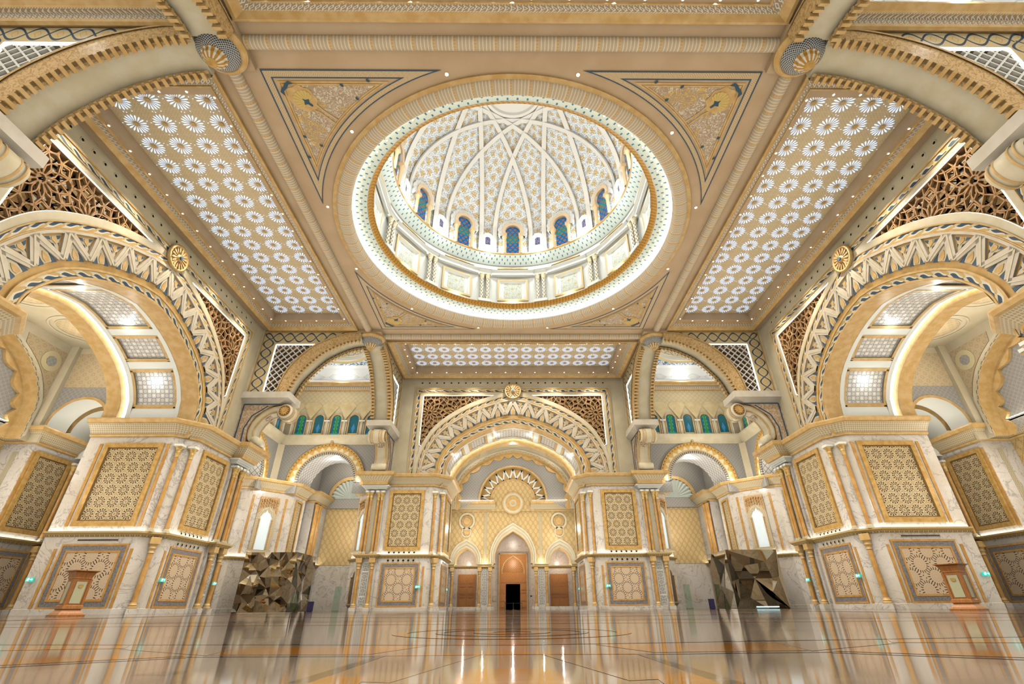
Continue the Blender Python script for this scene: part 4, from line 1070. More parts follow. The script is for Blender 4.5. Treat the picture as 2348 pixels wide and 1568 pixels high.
PIER = [(10.9, 47.2), (10.9, 37.9), (12.6, 36.2), (20.1, 36.2), (20.1, 35.9), (23.0, 35.9), (23.0, 40.1), (26.1, 42.9), (26.1, 49.0)]
def pier_proto():
    P = Proto('wall_pier', 'pier'); b = B(); poly = PIER+[(19, 49.0), (19, 47.2)]
    b.prism(poly, 0, 17.3, 0, True); b.prism([(20.3, 36.2), (22.7, 36.2), (22.7, 39.9), (20.3, 39.9)], 17.3, 19.2, 0); P.add('marble_body', b, marble)
    cornice(P, PIER)
    # white stepped entablature over the clustered columns
    b = B(); b.sweep([(20.2, 38.5), (20.2, 35.75), (22.95, 35.75), (22.95, 38.5)], [(0, 16.6), (.35, 16.65), (.35, 16.8), (.55, 16.85), (.55, 17.0), (.8, 17.05), (.8, 17.2), (0, 17.22)], [0]*7); P.add('stepped_entablature', b, white)
    b = B(); b.sweep([(20.15, 37.5), (20.15, 35.2), (22.95, 35.2), (22.95, 37.5)], [(0, 17.2), (.5, 17.25), (.6, 17.7), (1.2, 18.4), (1.5, 18.6), (1.55, 19.05), (0, 19.1)], [0, 0, 1, 0, 0, 0]); P.add('projecting_cornice', b, [gold, honey])
    b = B(); b.sweep([(20.2, 38), (20.2, 35.4), (22.95, 35.4), (22.95, 38)], DADO, [0]*8); b.box(20.2, 22.95, 35.4, 36, 7.26, 7.3); P.add('dado_bracket', b, dadom)
    return P
PP = pier_proto()
NICHE = Proto('niche_window', 'niche window')
def niche():
    P = NICHE; F = IDF
    o = [(-1.55, 0), (-1.55, 8.0), (1.55, 8.0), (1.55, 0)]
    A = [(-.82, .2), (-.82, 4.6), (-.95, 5.0), (-.7, 5.35), (-.55, 5.65), (-.25, 5.75), (0, 6.25), (.25, 5.75), (.55, 5.65), (.7, 5.35), (.95, 5.0), (.82, 4.6), (.82, .2)]
    E = [(-1.55, .2), (-1.55, 4.6), (-1.55, 5.4), (-1.55, 6.2), (-1.55, 7.2), (-.8, 7.9), (0, 8.0), (.8, 7.9), (1.55, 7.2), (1.55, 6.2), (1.55, 5.4), (1.55, 4.6), (1.55, .2)]
    b = B(); b.ribbon(A, E, F, -.16, 0); b.edge(A, F, -.16, .0, 0); P.add('lattice_surround', b, honey)
    b = B(); M = [(-1.5, 5.5), (-1.2, 5.8), (-1.1, 6.3), (-.75, 6.4), (-.6, 6.9), (-.3, 6.95), (0, 7.5), (.3, 6.95), (.6, 6.9), (.75, 6.4), (1.1, 6.3), (1.2, 5.8), (1.5, 5.5)]; Tp = [(x, 8.1) for x, z in M]
    b.ribbon(M, Tp, F, -.22, 0); b.edge(M, F, -.22, -.05, 0)
    for i in range(7):
        for j in range(3): b.lathe([(.01, 0), (.13, .12), (.17, .34), (.02, .45)], 6, 0, c=(-1.2+.4*i, -.2-.06*j, 6.35+.45*j+.25*(3-abs(i-3))/3))
    P.add('stalactite_hood', b, mat('rose_gold_stalactite', mottled('D7B07A', 'BD8E55', 3), .45))
    b = B(); b.slab(A, F, -.04, .4, 0); P.add('etched_pane', b, frost)
    for s_ in (-1, 1): b = B(); b.lathe([(.1, .2), (.09, 4.3), (.16, 4.6)], 8, 0, c=(s_*1.0, -.12, 0)); P.add('jamb_shaft', b, onyx)
    b = B(); b.box(-1.75, 1.75, -.5, 0, -.1, .2); b.sweep([(-1.5, 0), (-1.2, -.35), (1.2, -.35), (1.5, 0)], [(0, -.1), (-.3, -.6)], [0]); P.add('corbelled_sill', b, honey)
niche()
BAS = Proto('wall_basin_niche', 'niche'); b = B(); b.slab([(-.7, .8), (.7, .8), (.7, 4.4)]+arc(0, 4.4, .7, 0, 180, 10, 1.1)[1:], IDF, -.02, 0, 0); BAS.add('recess', b, mat('brown_recess', '7A6448', .5)); b = B()
for s_ in (-1, 1): b.lathe([(.1, .8), (.09, 4.4), (.15, 4.6)], 8, 0, c=(s_*.85, -.1, 0))
BAS.add('jamb_shafts', b, onyx); b = B(); b.lathe([(.05, .25), (.4, .4), (.75, .8), (.8, 1.0), (.7, 1.0)], 20, 0, pi/2, 3*pi/2, c=(0, .02, 0)); BAS.add('basin', b, honey)
# ------- placement
def sidew(k, s_): return [('left', 'right'), ('near', 'far'), ('far', 'near')][k][s_ > 0]
for k in range(3):
    for s_ in (-1, 1):
        if k and sidew(k, s_) == 'near': nearend = True
        else: nearend = False
        nm = '%s pier of the %s' % (sidew(k, s_), WALLN[k]); sc = (s_, 1, 1)
        PP.put('marble %s under a gold cornice' % nm, at(k, 0, 0), ROT[k], None, sc)
        f = lambda w, d, z: at(k, s_*w, d, z)
        PU1.put('tall carved star panel on the front of the '+nm, f(16.63, 36.2, 7.85), ROT[k]); PL1.put('low inlaid marble panel on the front of the '+nm, f(16.6, 36.2, .5), ROT[k])
        r = ROT[k]-s_*pi/2
        PU2.put('tall carved star panel on the arch side of the '+nm, f(10.9, 41.85, 7.8), r); PL2.put('low inlaid marble panel on the arch side of the '+nm, f(10.9, 41.75, .45), r)
        for d_, t in ((38.25, 'front'), (45.6, 'back')):
            ST_U.put('upper %s onyx strip on the arch side, %s' % (t, nm), f(10.9, d_ if t == 'back' else 38.2, 7.8), r); ST_L.put('lower %s onyx strip on the arch side, %s' % (t, nm), f(10.9, d_ if t == 'back' else 38.05, .5), r)
        ST_L.put('lower onyx strip beside the front panel of the '+nm, f(13.2, 36.2, .5), ROT[k])
        SLOT.put('dark slot vent above the arch side panel of the '+nm, f(10.9, 41.8, 6.42), r)
        for i, (w_, d_) in enumerate(((12.25, 36.25), (11.25, 37.15))):
            CU.put('%s slender column at the inner corner of the %s' % (('front', 'back')[i], nm), f(w_, d_, 7.3), ROT[k])
        CL.put('onyx column on a white plinth, inner corner of the '+nm, f(11.75, 36.65, 0), ROT[k]+s_*pi/4)
        for i, w_ in enumerate((20.45, 20.95, 22.1, 22.6)): CU.put('%s slender column of the outer cluster, %s' % (('innermost', 'second', 'third', 'outermost')[i], nm), f(w_, 35.65, 7.3), ROT[k], 'outer column cluster of the '+nm)
        GEO.put('black and white lozenge strip between columns of the '+nm, f(21.53, 35.9, 7.4), ROT[k]); GREY.put('grey star inlay strip between lower columns of the '+nm, f(21.53, 35.9, .75), ROT[k])
        for i, w_ in enumerate((20.6, 22.5)): CL.put('lower column %s the grey strip, %s' % (('inside', 'outside')[i], nm), f(w_, 35.6, 0), ROT[k])
        for i in range(6):
            VP.put('round vent in the row over the ledge of the '+nm, f(14.75+.75*i, 36.2, 7.6), ROT[k], 'ledge vents of the '+nm); VP.put('round vent in the row under the ledge of the '+nm, f(14.75+.75*i, 36.2, 6.5), ROT[k], 'ledge vents of the '+nm)
        # niche on the chamfer
        ca = -atan2(2.8, 3.1)*s_ if False else s_*radians(42)
        NICHE.put('muqarnas hooded niche window on the tower corner of the '+nm, f(24.6, 41.5, 8.2), ROT[k]+s_*radians(42.1)); BAS.put('small basin niche on the tower corner of the '+nm, f(24.6, 41.5, 0), ROT[k]+s_*radians(42.1))
        if not nearend or True:
            EX.put('lit exit sign on the front of the '+nm, f(13.75, 35.95, 2.85), ROT[k])
            if k: EX.put('lit exit sign on the outer columns of the '+nm, f(22.0, 35.2, 2.85), ROT[k]); EX.put('small lit exit sign inside the arch, %s' % nm, f(10.7, 46.6, 2.8), r)
            else: EX.put('small lit exit sign inside the arch, '+nm, f(10.7, 44.9, 2.75), r)
for s_ in (-1, 1):                          # the matching pair behind the camera, seen in the mirrors
    nm = '%s pier behind the camera' % ('left', 'right')[s_ < 0]
    PP.put('marble '+nm, at(3, 0, 0), ROT[3], None, (s_, 1, 1)); PU1.put('tall carved star panel of the '+nm, at(3, s_*16.63, 36.2, 7.85), ROT[3]); PL1.put('low inlaid panel of the '+nm, at(3, s_*16.6, 36.2, .5), ROT[3])
AP.put('zigzag banded arch above the camera', at(3, 0, 0), ROT[3]); FP.put('blue chain border above the camera', at(3, 0, 0), ROT[3])
# ------- back of the rooms and the door wall
def back(k):
    n = WALLN[k]
    for s_ in (-1, 1):
        P = Proto('inner_pier', 'pier'); b = B(); path = [(s_*24, 55.4), (s_*13.3, 55.4), (s_*13.3, 59.0), (s_*3.55, 59.0)]
        sp = sidew(k, s_)
        if s_ > 0: path = path[::-1]
        poly = [(s_*24, 55.4), (s_*13.3, 55.4), (s_*13.3, 60.5), (s_*24, 60.5)]; b.prism(poly, 0, 17.3, 0); P.add('marble_body', b, marble)
        # order the path so the right-hand side faces the room
        cornice(P, path)
        P.put('%s inner pier at the back of the room behind the %s' % (sp, n), at(k, 0, 0), ROT[k])
        PU3.put('tall carved star panel on the %s inner pier behind the %s' % (sp, n), at(k, s_*16.3, 55.4, 7.85), ROT[k]); PL3.put('low inlaid panel on the %s inner pier behind the %s' % (sp, n), at(k, s_*16.3, 55.4, .5), ROT[k])
        PU3.put('outer tall star panel of the %s inner pier behind the %s' % (sp, n), at(k, s_*21.6, 55.4, 7.85), ROT[k])
        CU.put('onyx column on the %s inner pier behind the %s' % (sp, n), at(k, s_*19.1, 55.1, 7.3), ROT[k]); CL.put('lower column on the %s inner pier behind the %s' % (sp, n), at(k, s_*19.1, 55.0, 0), ROT[k])
        ST_U.put('upper onyx strip of the %s inner pier behind the %s' % (sp, n), at(k, s_*13.55, 55.4, 7.8), ROT[k]); ST_L.put('lower onyx strip of the %s inner pier behind the %s' % (sp, n), at(k, s_*13.6, 55.4, .5), ROT[k])
        r = ROT[k]-s_*pi/2
        GEO.put('lozenge strip on the %s inner pier behind the %s' % (sp, n), at(k, s_*13.3, 57.2, 7.6), r)
    # door wall: three pointed openings
    b = B(); F = lambda a, z, c: (a, c, z); dz = 7.75
    def parch(c, w_, z0, za, m=14):     # pointed arch half curves
        h = spline([(w_, z0), (w_*.97, z0+(za-z0)*.35), (w_*.62, z0+(za-z0)*.75), (0, za)], m); return [(c-x, z) for x, z in h]+[(c+x, z) for x, z in h[::-1]][1:]
    opens = [(-9.1, 2.0, 10.5, -13.3, -5.35), (0, 3.5, 13.5, -5.35, 5.35), (9.1, 2.0, 10.5, 5.35, 13.3)]
    for c, w_, za, x0, x1 in opens:
        A = parch(c, w_, dz, za); m = len(A); q = m//3
        E = [(x0, dz+(17.4-dz)*i/(q-1)) for i in range(q)]+[(x0+(x1-x0)*(i+1)/(m-2*q+1), 17.4) for i in range(m-2*q)]+[(x1, 17.4-(17.4-dz)*i/(q-1)) for i in range(q)]
        b.ribbon(A, E, F, 59.0, 0, True); b.edge(A, F, 59.0, 62.5, 1)
        for i in range(m-1):
            pass
        for a0, a1 in ((x0, A[0][0]), (A[-1][0], x1)): b.face([(a0, 59.0, dz), (a1, 59.0, dz), (a1, 62.5, dz), (a0, 62.5, dz)], 1)
    b.slab(rect(-3.5, 3.5, 17.4, 19.0), F, 59.0, 59.3, 0)
    struct('door_wall_'+SIDE[k], b, [diaper, gold], (0, D, 0), ROT[k])
    for i, (c, w_, za, x0, x1) in enumerate(opens):
        P = Proto('pointed_arch_moulding', 'arch'); b = B(); A = parch(c, w_, dz, za); E = parch(c, w_+.95, dz, za+1.55)
        for f0, f1, cc in ((0, .35, 58.95), (.35, .75, 58.8), (.75, 1, 58.65)): b.ribbon(lerp(A, E, f0), lerp(A, E, f1), F, cc, 0); b.edge(lerp(A, E, f0), F, cc, 59, 0); b.edge(lerp(A, E, f1), F, cc, 59, 0)
        P.add('ribbed_moulding', b, ivory); b = B(); b.ribbon(lerp(A, E, -.06), lerp(A, E, .04), F, 58.9, 0); P.add('gold_edge', b, gold)
        P.put('%s pointed doorway arch behind the %s' % (('left', 'middle', 'right')[i], n), at(k, 0, 0), ROT[k])
    for s_ in (-1, 1):
        for wc, h_, sp in ((5.35, 1.05, 'inner'), (12.5, 1.0, 'outer')):
            P = Proto('doorway_pier', 'pier'); b = B(); b.box(s_*wc-h_, s_*wc+h_, 58.9, 62.4, 0, 7.1); P.add('marble_body', b, marble)
            b = B(); b.sweep([(s_*wc-h_-.1, 62.4), (s_*wc-h_-.1, 58.75), (s_*wc+h_+.1, 58.75), (s_*wc+h_+.1, 62.4)], [(0, 7.05), (.1, 7.1), (.12, 7.3), (.4, 7.55), (.45, 7.75), (0, 7.77)], [0]*5); P.add('gilt_ledge', b, mat('pale_gold_ledge', 'E8D3A2', .4))
            b = B(); b.slab(rect(s_*wc-.42, s_*wc+.42, .9, 6.7), F, 58.84, 58.9, 0); P.add('grey_inlay', b, greyin)
            t = '%s %s doorway pier behind the %s' % (('left', 'right')[s_ > 0], sp, n)
            P.put('marble '+t, at(k, 0, 0), ROT[k])
            for q in (-1, 1): CL.put('%s onyx column of the %s' % (('left', 'right')[q > 0], t), at(k, s_*wc+q*1.0, 58.6, 0), ROT[k], None, (.85, .85, 1.03))
        P = Proto('spiral_medallion', 'wall medallion'); b = B(); 
        for cz, R_ in ((15.35, 1.6), (13.3, 1.0)): 
            for r0, r1, c in ((.0, .45, 58.7), (.5, .62, 58.75), (.78, 1, 58.72)): b.ribbon(ngon(s_*9.15, cz, R_*max(r0, .001), 32)+[ngon(s_*9.15, cz, R_*max(r0, .001), 32)[0]], ngon(s_*9.15, cz, R_*r1, 32)+[ngon(s_*9.15, cz, R_*r1, 32)[0]], F, c, 0 if r0 == .78 else 1)
        P.body(b, [ivory, gold]); P.put('figure of eight medallion %s of the middle door, %s' % (('left', 'right')[s_ > 0], n), at(k, 0, 0), ROT[k])
        GEO.put('lozenge strip between doorways on the %s, %s' % (('left', 'right')[s_ > 0], n), at(k, s_*5.4, 59, 8.2), ROT[k])
    P = Proto('round_medallion', 'wall medallion'); b = B()
    for r0, r1, c, m in ((.001, .35, 58.5, 1), (.35, .7, 58.6, 0), (.7, 1.5, 58.62, 1), (1.5, 2.0, 58.55, 0), (2.0, 2.2, 58.5, 1)): b.ribbon(ngon(0, 18.75, r0, 40)+[ngon(0, 18.75, r0, 40)[0]], ngon(0, 18.75, r1, 40)+[ngon(0, 18.75, r1, 40)[0]], F, c, m); b.edge(ngon(0, 18.75, r1, 40)+[ngon(0, 18.75, r1, 40)[0]], F, c, 58.8, m)
    P.body(b, [ivory, gold]); P.put('great round medallion over the middle doorway behind the '+n, at(k, 0, 0), ROT[k])
    b = B(); b.slab(rect(-14, 14, 0, 14), F, 64.5, 64.7, 0); struct('vestibule_wall_'+SIDE[k], b, mat('rose_veined_marble', lambda N: N.mix((N.noise(.5, 6, dist=1.5)-.5).abs().ss(0, .02), 'CBB49C', 'EAD3BE'), .2), (0, D, 0), ROT[k])
    for w_ in (-9.1, 0, 9.1): lamp('POINT', at(k, w_, 61.8, 8.2), 420, WARM, .06);  # added point lights with no fixture, lift the vestibule and doors
    for s_ in (-1, 1): lamp('POINT', at(k, s_*5.4, 58.0, 8.0), 120, WARM, .05)
for k in range(3): back(k)
# ------- doors
def leaf(b, x0, x1, z0, z1, y, F):
    b.slab(rect(x0, x1, z0, z1), F, y, y+.15, 0)
DF = lambda a, z, c: (a, c, z)
def side_door(i, c, k=0):
    o = link('door_%d' % i, None, None, at(k, c, 64.4), ROT[k]); o['kind'] = 'structure'
    b = B(); b.slab(rect(-1.75, 1.75, 0, 6.15), DF, -.18, .0, 0); link('door_frame', b.mesh('door_frame', doorw), o)
    for s_ in (-1, 1):
        b = B(); x0, x1 = sorted((s_*.04, s_*1.55)); b.slab(rect(x0, x1, .05, 5.95), DF, -.26, -.1, 0)
        l = link('door_leaf', b.mesh('door_leaf', doorw), o); m = s_*.8
        for z0, z1 in ((.25, 1.85), (2.05, 2.3), (2.5, 3.75), (3.95, 4.2), (4.4, 5.75)):
            b = B(); b.slab(rect(m-.6, m+.6, z0, z1), DF, -.3, -.2, 0); b.slab(rect(m-.42, m+.42, z0+(z1-z0)*.14, z1-(z1-z0)*.14), DF, -.36, -.3, 0); link('raised_panel', b.mesh('raised_panel', doorw), l)
side_door(1, -9.1); side_door(2, 9.1)
def main_door():
    o = link('door_3', None, None, at(0, 0, 64.4), 0); o['kind'] = 'structure'
    b = B(); A = arc(0, 6.9, 2.15, 0, 180, 24, 2.6)
    for r in (rect(-2.75, -1.42, 0, 9.8), rect(1.42, 2.75, 0, 9.8), rect(-1.42, 1.42, 4.4, 9.8)): b.slab(r, DF, -.3, 0, 0)
    link('door_surround', b.mesh('door_surround', doorw), o)
    b = B()
    for r in (rect(-2.9, -2.7, 0, 9.95), rect(2.7, 2.9, 0, 9.95), rect(-2.9, 2.9, 9.75, 9.95)): b.slab(r, DF, -.42, 0, 0)
    P_ = spline([(2.3, 6.2), (2.25, 7.2), (1.6, 8.5), (0, 9.6)], 14); Q = [(-x, z) for x, z in P_]+P_[::-1][1:]; b.ribbon(Q, [(x*.92, 6.2+(z-6.2)*.94) for x, z in Q], DF, -.44, 0); link('gold_trim', b.mesh('gold_trim', gold), o)
    b = B(); b.slab([(x*.86, 6.45+(z-6.2)*.86) for x, z in Q], DF, -.36, -.3, 0)
    link('lattice_tympanum', b.mesh('lattice_tympanum', mat('door_lattice', lambda N: N.mix(((N.u*17).sin()*(N.v*17).sin()).gt(.2), 'C98846', '7A4A1E'), .4)), o)
    b = B()
    for x in (-2.05, 2.05):
        for z0, z1 in ((.3, 1.2), (1.4, 2.6), (2.8, 3.1), (3.3, 4.2), (4.6, 5.8)): b.slab(rect(x-.5, x+.5, z0, z1), DF, -.36, -.3, 0); b.slab(rect(x-.34, x+.34, z0+.1, z1-.1), DF, -.41, -.36, 0)
    for x in (-.75, .75): b.slab(rect(x-.6, x+.6, 4.6, 5.8), DF, -.36, -.3, 0); b.slab(rect(x-.42, x+.42, 4.75, 5.65), DF, -.41, -.36, 0)
    link('raised_panels', b.mesh('raised_panels', doorw), o)
    b = B(); b.box(-1.42, 1.42, -.28, .1, 0, 4.4); link('dark_opening', b.mesh('dark_opening', black), o)
main_door()
P = Proto('belt_barrier', 'barrier'); b = B(); b.lathe([(.22, 0), (.2, .04), (.04, .06), (.04, 1.15), (.06, 1.2)], 12, 0); P.add('post', b, steel); b = B(); b.box(-1.7, 1.7, -.02, .02, 1.05, 1.13); P.add('belt', b, mat('dark_belt', '14182A', .6))
for s_ in (-1, 1): b = B(); b.lathe([(.2, 0), (.18, .04), (.035, .06), (.035, 1.15)], 10, 0, c=(s_*1.7, 0, 0)); P.add('post', b, steel)
P.put('low belt barrier across the black doorway', at(0, .05, 63.4), 0)
P = Proto('wall_plaque', 'plaque'); b = B(); b.box(-.35, .35, -.08, 0, 0, 1.0); P.add('plate', b, gold); b = B(); b.box(-.22, .22, -.1, -.07, .12, .88); P.add('inset', b, marble); P.put('brass framed plaque on the marble beside the black doorway', at(0, -3.65, 64.5, 1.4), 0)
P = Proto('wall_box', 'wall box'); b = B(); b.box(-.16, .16, -.1, 0, 0, .2); P.add('case', b, dark); P.put('small dark box on the marble to the right of the black doorway', at(0, 3.55, 64.5, 2.2), 0)
# ================================================================== BOSSES, HALF ARCHES, BRACKETS
CRN = ['far left', 'near left', 'far right', 'near right']     # corner order by rotation of the (-x,+y) corner
CROT = [0, pi/2, -pi/2, pi]
def boss():
    P = Proto('hanging_boss', 'hanging boss')
    b = B(); b.box(-1.75, 1.75, -1.75, 1.75, .55, 1.05); P.add('square_pad', b, ceilm)
    b = B(); b.lathe([(1.85, .6), (1.9, .25), (1.75, .1), (1.6, .05), (1.55, -.05), (1.48, .0)], 48, 0); P.add('gold_rim', b, gold)
    def f(N):
        a = (N.u*2.0+N.v*2.4).tri(.42); c = (N.u*2.0-N.v*2.4).tri(.42); return N.mix(a.lt(.045).max(c.lt(.045)), '2C4257', 'E4DDCB')
    b = B(); b.lathe([(1.5, .0), (1.3, -.35), (1.05, -.62), (.82, -.75)], 48, 0, uscale=1.2); P.add('lattice_bowl', b, mat('navy_lattice_bowl', f, .35))
    def g(N): return N.mix((N.u*12).sin().gt(-.2), 'E8E2CF', 'C4923E')
    b = B(); b.lathe([(.84, -.7), (.86, -.8), (.75, -.85), (.68, -1.1), (.45, -1.35), (.35, -1.42)], 32, 0, uscale=1); P.add('fluted_cup', b, mat('gilt_fluted_cup', g, .35, .2))
    b = B(); b.lathe([(.36, -1.38), (.38, -1.46), (.25, -1.55), (.1, -1.62), (.01, -1.64)], 20, 0); P.add('finial', b, gold2)
    for k in range(4):
        x, y = [(-1, 1), (-1, -1), (1, 1), (1, -1)][k]
        P.put('%s hanging boss with blue lattice bowl under the ceiling' % CRN[k], (x*21.25, D+y*21.25, 35.35), CROT[k])
boss()
OO = spline([(32.85, 26.2), (32.15, 29.6), (30.65, 32.08), (28.8, 33.91), (26.6, 35.12), (24.6, 35.75), (22.4, 35.98)], 36)
OI = spline([(31.35, 26.2), (30.5, 28.8), (29.2, 30.75), (27.6, 32.5), (25.95, 33.6), (24.2, 34.4), (22.4, 34.75)], 36)
SL = spline([(31.75, 26.2), (30.9, 28.8), (29.55, 30.85), (27.9, 32.75), (26.15, 33.9), (24.3, 34.75), (22.4, 35.1)], 36)
def half_arch():
    # built on the far side of the plan: runs outward along d at w -22.7..-19.65
    P = Proto('half_arch', 'half arch'); w0, w1 = -22.7, -19.65; G = lambda a, z, c: (c, a, z)
    b = B(); b.edge(SL, G, w0, w1, 0); b.face([G(22.4, 35.1, w0), G(22.4, 36.3, w0), G(22.4, 36.3, w1), G(22.4, 35.1, w1)], 0); P.add('cream_soffit', b, ivory)
    m = mat('carved_gold_foliage', lambda N: (N.mix(((N.noise(3, 2, N.vec(N.u, N.v*1.2), 1.5)*20).sin()).gt(.1), 'E2BE84', 'C39A5C'), N.noise(4, 2, N.vec(N.u, N.v))), .48, .05)
    for c, cb in ((w1, w1-.55), (w0, w0+.55)):
        s_ = 1 if c == w1 else -1; fb = B(); tb = B(); tb.edge(OI, G, c, c-s_*.3, 0)
        fb.ribbon(OO, OI, G, c, 0); fb.edge(OI, G, c, cb, 0); fb.edge(OO, G, c+s_*.1, c-s_*.3, 0); fb.ribbon(OO, lerp(OO, OI, .12), G, c+s_*.1, 0)
        # corbel teeth
        L = [0]
        for i in range(36): L.append(L[-1]+hypot(OI[i+1][0]-OI[i][0], OI[i+1][1]-OI[i][1]))
        n = 24
        for j in range(n):
            l = (j+.3)/n*L[-1]; k = max(next((q for q in range(37) if L[q] >= l), 1)-1, 0); f = (l-L[k])/(L[k+1]-L[k])
            x = OI[k][0]+(OI[k+1][0]-OI[k][0])*f; z = OI[k][1]+(OI[k+1][1]-OI[k][1])*f
            tx, tz = OI[k+1][0]-OI[k][0], OI[k+1][1]-OI[k][1]; q = hypot(tx, tz); tx /= q; tz /= q; nx, nz = (tz, -tx) if False else (-tz*-1, tx*-1)
            if nx > 0: nx, nz = -nx, -nz
            a, h = .13, .26
            tb.slab([(x-tx*a+nx*-.1, z-tz*a+nz*-.1), (x-tx*a+nx*h, z-tz*a+nz*h), (x+tx*a+nx*h, z+tz*a+nz*h), (x+tx*a-nx*.1, z+tz*a-nz*.1)], G, c+s_*.06, cb, 0, back=True)
        P.add('carved_gold_band', fb, m); P.add('toothed_edge', tb, gold)
    # spandrel: border and grille on both faces
    ol = OO[::-1]; cut = [p for p in OO if p[1] > 26.3]
    sp = [p for p in OO if p[0] > 28.5]; gr = [(34.55, 26.3), (34.55, 33.95)]+[p for p in ol if p[0] > 28.9 and p[1] < 33.95]
    for c, s_ in ((w1-.25, 1), (w0+.25, -1)):
        b = B(); A = [(36.75, 26.3), (36.75, 36.12), (22.4, 36.12)]; E = [(34.65, 26.3), (34.65, 34.02), (22.4, 34.02)]
        # the horizontal border is cut by the arch: strips down to the outer curve
        b.slab([(36.75, 26.3), (36.75, 36.12), (34.65, 34.02), (34.65, 26.3)], G, c, c-s_*.3, 0)
        b.uv[-5] = [(0, 0), (9.82, 0), (7.72, 1), (0, 1)]
        top = [p for p in ol if p[0] < 34.65]; n = 40; q = []
        def zo(a):
            for p, r in zip(OO, OO[1:]):
                if r[0] <= a <= p[0]: return p[1]+(r[1]-p[1])*(a-p[0])/(r[0]-p[0]) if p[0] != r[0] else p[1]
            return 36.0
        for i in range(n):
            a0, a1 = 22.4+(34.65-22.4)*i/n, 22.4+(34.65-22.4)*(i+1)/n
            lo = [max(34.02, zo(a)) if a < 32.85 else 34.02 for a in (a0, a1)]; hi = 36.12
            tr = [(hi if a < 34.65 else 36.12) for a in (a0, a1)]
            b.face([G(a0, lo[0], c), G(a1, lo[1], c), G(a1, hi, c), G(a0, hi, c)], 0, [(a0, (hi-lo[0])/2.1), (a1, (hi-lo[1])/2.1), (a1, 0), (a0, 0)])
        b.face([G(34.65, 34.02, c), G(36.75, 36.12, c), G(34.65, 36.12, c)], 0, [(34.65, 1), (36.75, 0), (34.65, 0)])
        P.add('ogee_border', b, ogee)
        b = B(); ribs_path([(36.8, 26.2), (36.8, 36.18), (22.4, 36.18)], G, .16, c+s_*.12, c-s_*.2, b, 0, False); P.add('gold_edge', b, gold)
        b = B(); ribs_path([(34.6, 26.3), (34.6, 33.98), (28.85, 33.98)], G, .12, c+s_*.08, c-s_*.1, b, 0, False); P.add('light_line', b, led)
        ex = [((20+i*1.0, 24), (34+i*1.0, 38)) for i in range(-14, 16)]+[((20+i*1.0, 38), (34+i*1.0, 24)) for i in range(-14, 16)]
        P.add('white_grille', lattice_mesh(gr, G, [], .14, c-s_*.0, c-s_*.2, ex), white)
    b = B(); c = (w0+w1)/2; b.slab(gr, G, c+.9, c-.9, 0, back=True)
    P.add('brown_fretwork', b, mat('brown_fretwork', lambda N: N.mix(((N.u*19).sin()*(N.v*19).sin()).abs().gt(.3), '9A6A38', '4F3219'), .5))
    b = B(); b.box(w0, w1, 36.75, 37.05, 26.2, ZC); b.box(w0+.4, w1-.4, 22.4, 36.8, 36.1, ZC+.5); P.add('wall_strip', b, ivory)
    Q = Proto('scroll_bracket', 'bracket')
    b = B(); q0, q1, z0, z1 = 30.6, 37.05, 24.85, 26.3; a0, a1 = w0-.4, w1+.4
    b.box(a0, a1, q0, q1, z0+.55, z1); t = .75
    T_ = [(a0, q0), (a1, q0), (a1, q1), (a0, q1)]; U_ = [(a0+t, q0+1.5), (a1-t, q0+1.5), (a1-t, q1), (a0+t, q1)]
    for i in range(4): b.face([(*T_[i], z0+.55), (*T_[(i+1) % 4], z0+.55), (*U_[(i+1) % 4], z0-.1), (*U_[i], z0-.1)], 0)
    b.face([(*p, z0-.1) for p in U_], 0); Q.add('marble_slab', b, mat('pale_bracket_marble', mottled('E0D6C4', 'D3C6B0', .6), .3))
    cw = (w0+w1)/2; hw = .95
    cv = spline([(34.25, 19.3), (35.1, 19.9), (35.3, 21.3), (34.7, 22.9), (33.4, 24.1), (32.0, 24.55), (30.9, 24.6)], 28); ci = spline([(34.2, 20.1), (34.45, 20.5), (34.55, 21.3), (34.0, 22.5), (33.0, 23.4), (31.9, 23.7), (30.9, 23.7)], 28)
    b = B(); b.edge(ci, G, cw-hw, cw+hw, 0); b.edge(cv, G, cw-hw, cw+hw, 0); b.ribbon(cv, ci, G, cw-hw, 0); b.ribbon(cv, ci, G, cw+hw, 0); Q.add('scroll_arm', b, ivory)
    b = B()
    for o in (-.78, .78): b = B(); b.edge([(x-.02, z-.06) for x, z in ci], G, cw+o-.12, cw+o+.12, 0); Q.add('gold_rib', b, gold)
    for f in (.1, .9):
        for o in (hw+.05, -hw-.05): b = B(); b.ribbon(lerp(cv, ci, f-.08), lerp(cv, ci, f+.08), G, cw+o, 0); Q.add('gold_rib', b, gold)
    b = B(); i = 17; x, z = ci[i]; b.slab([(x+p[0]-.06, z+p[1]-.06) for p in ngon(0, 0, .01, 3)], G, cw, cw, 0)
    nrm = Vector((0, -.75, -.66)); e1 = Vector((1, 0, 0)); e2 = Vector((0, .66, -.75))
    c0_ = Vector((cw, x, z))+nrm*.08; b.face([tuple(c0_+e1*(.55*cos(2*pi*j/20))+e2*(.55*sin(2*pi*j/20))) for j in range(20)], 0); Q.add('rosette_disc', b, mat('rust_rosette', lambda N: N.mix(N.noise(9, 1).gt(.5), '9C6A55', 'E0D2B4'), .45))
    def cyl(nm, x, z, r, h, m):
        b = B(); prof = [(.01, -h), (r*.9, -h), (r, -h+.12), (r, -h*.5), (r*1.08, -h*.42), (r*1.08, h*.42), (r, h*.5), (r, h-.12), (r*.9, h), (.01, h)]
        b.grid([[(cw+c, x+q*cos(t), z+q*sin(t)) for q, c in prof] for t in [2*pi*j/32 for j in range(33)]], 0); return Q.add(nm, b, m)
    i = cyl('upper_volute', 31.0, 23.75, 1.0, 1.25, ivory)
    b = B()
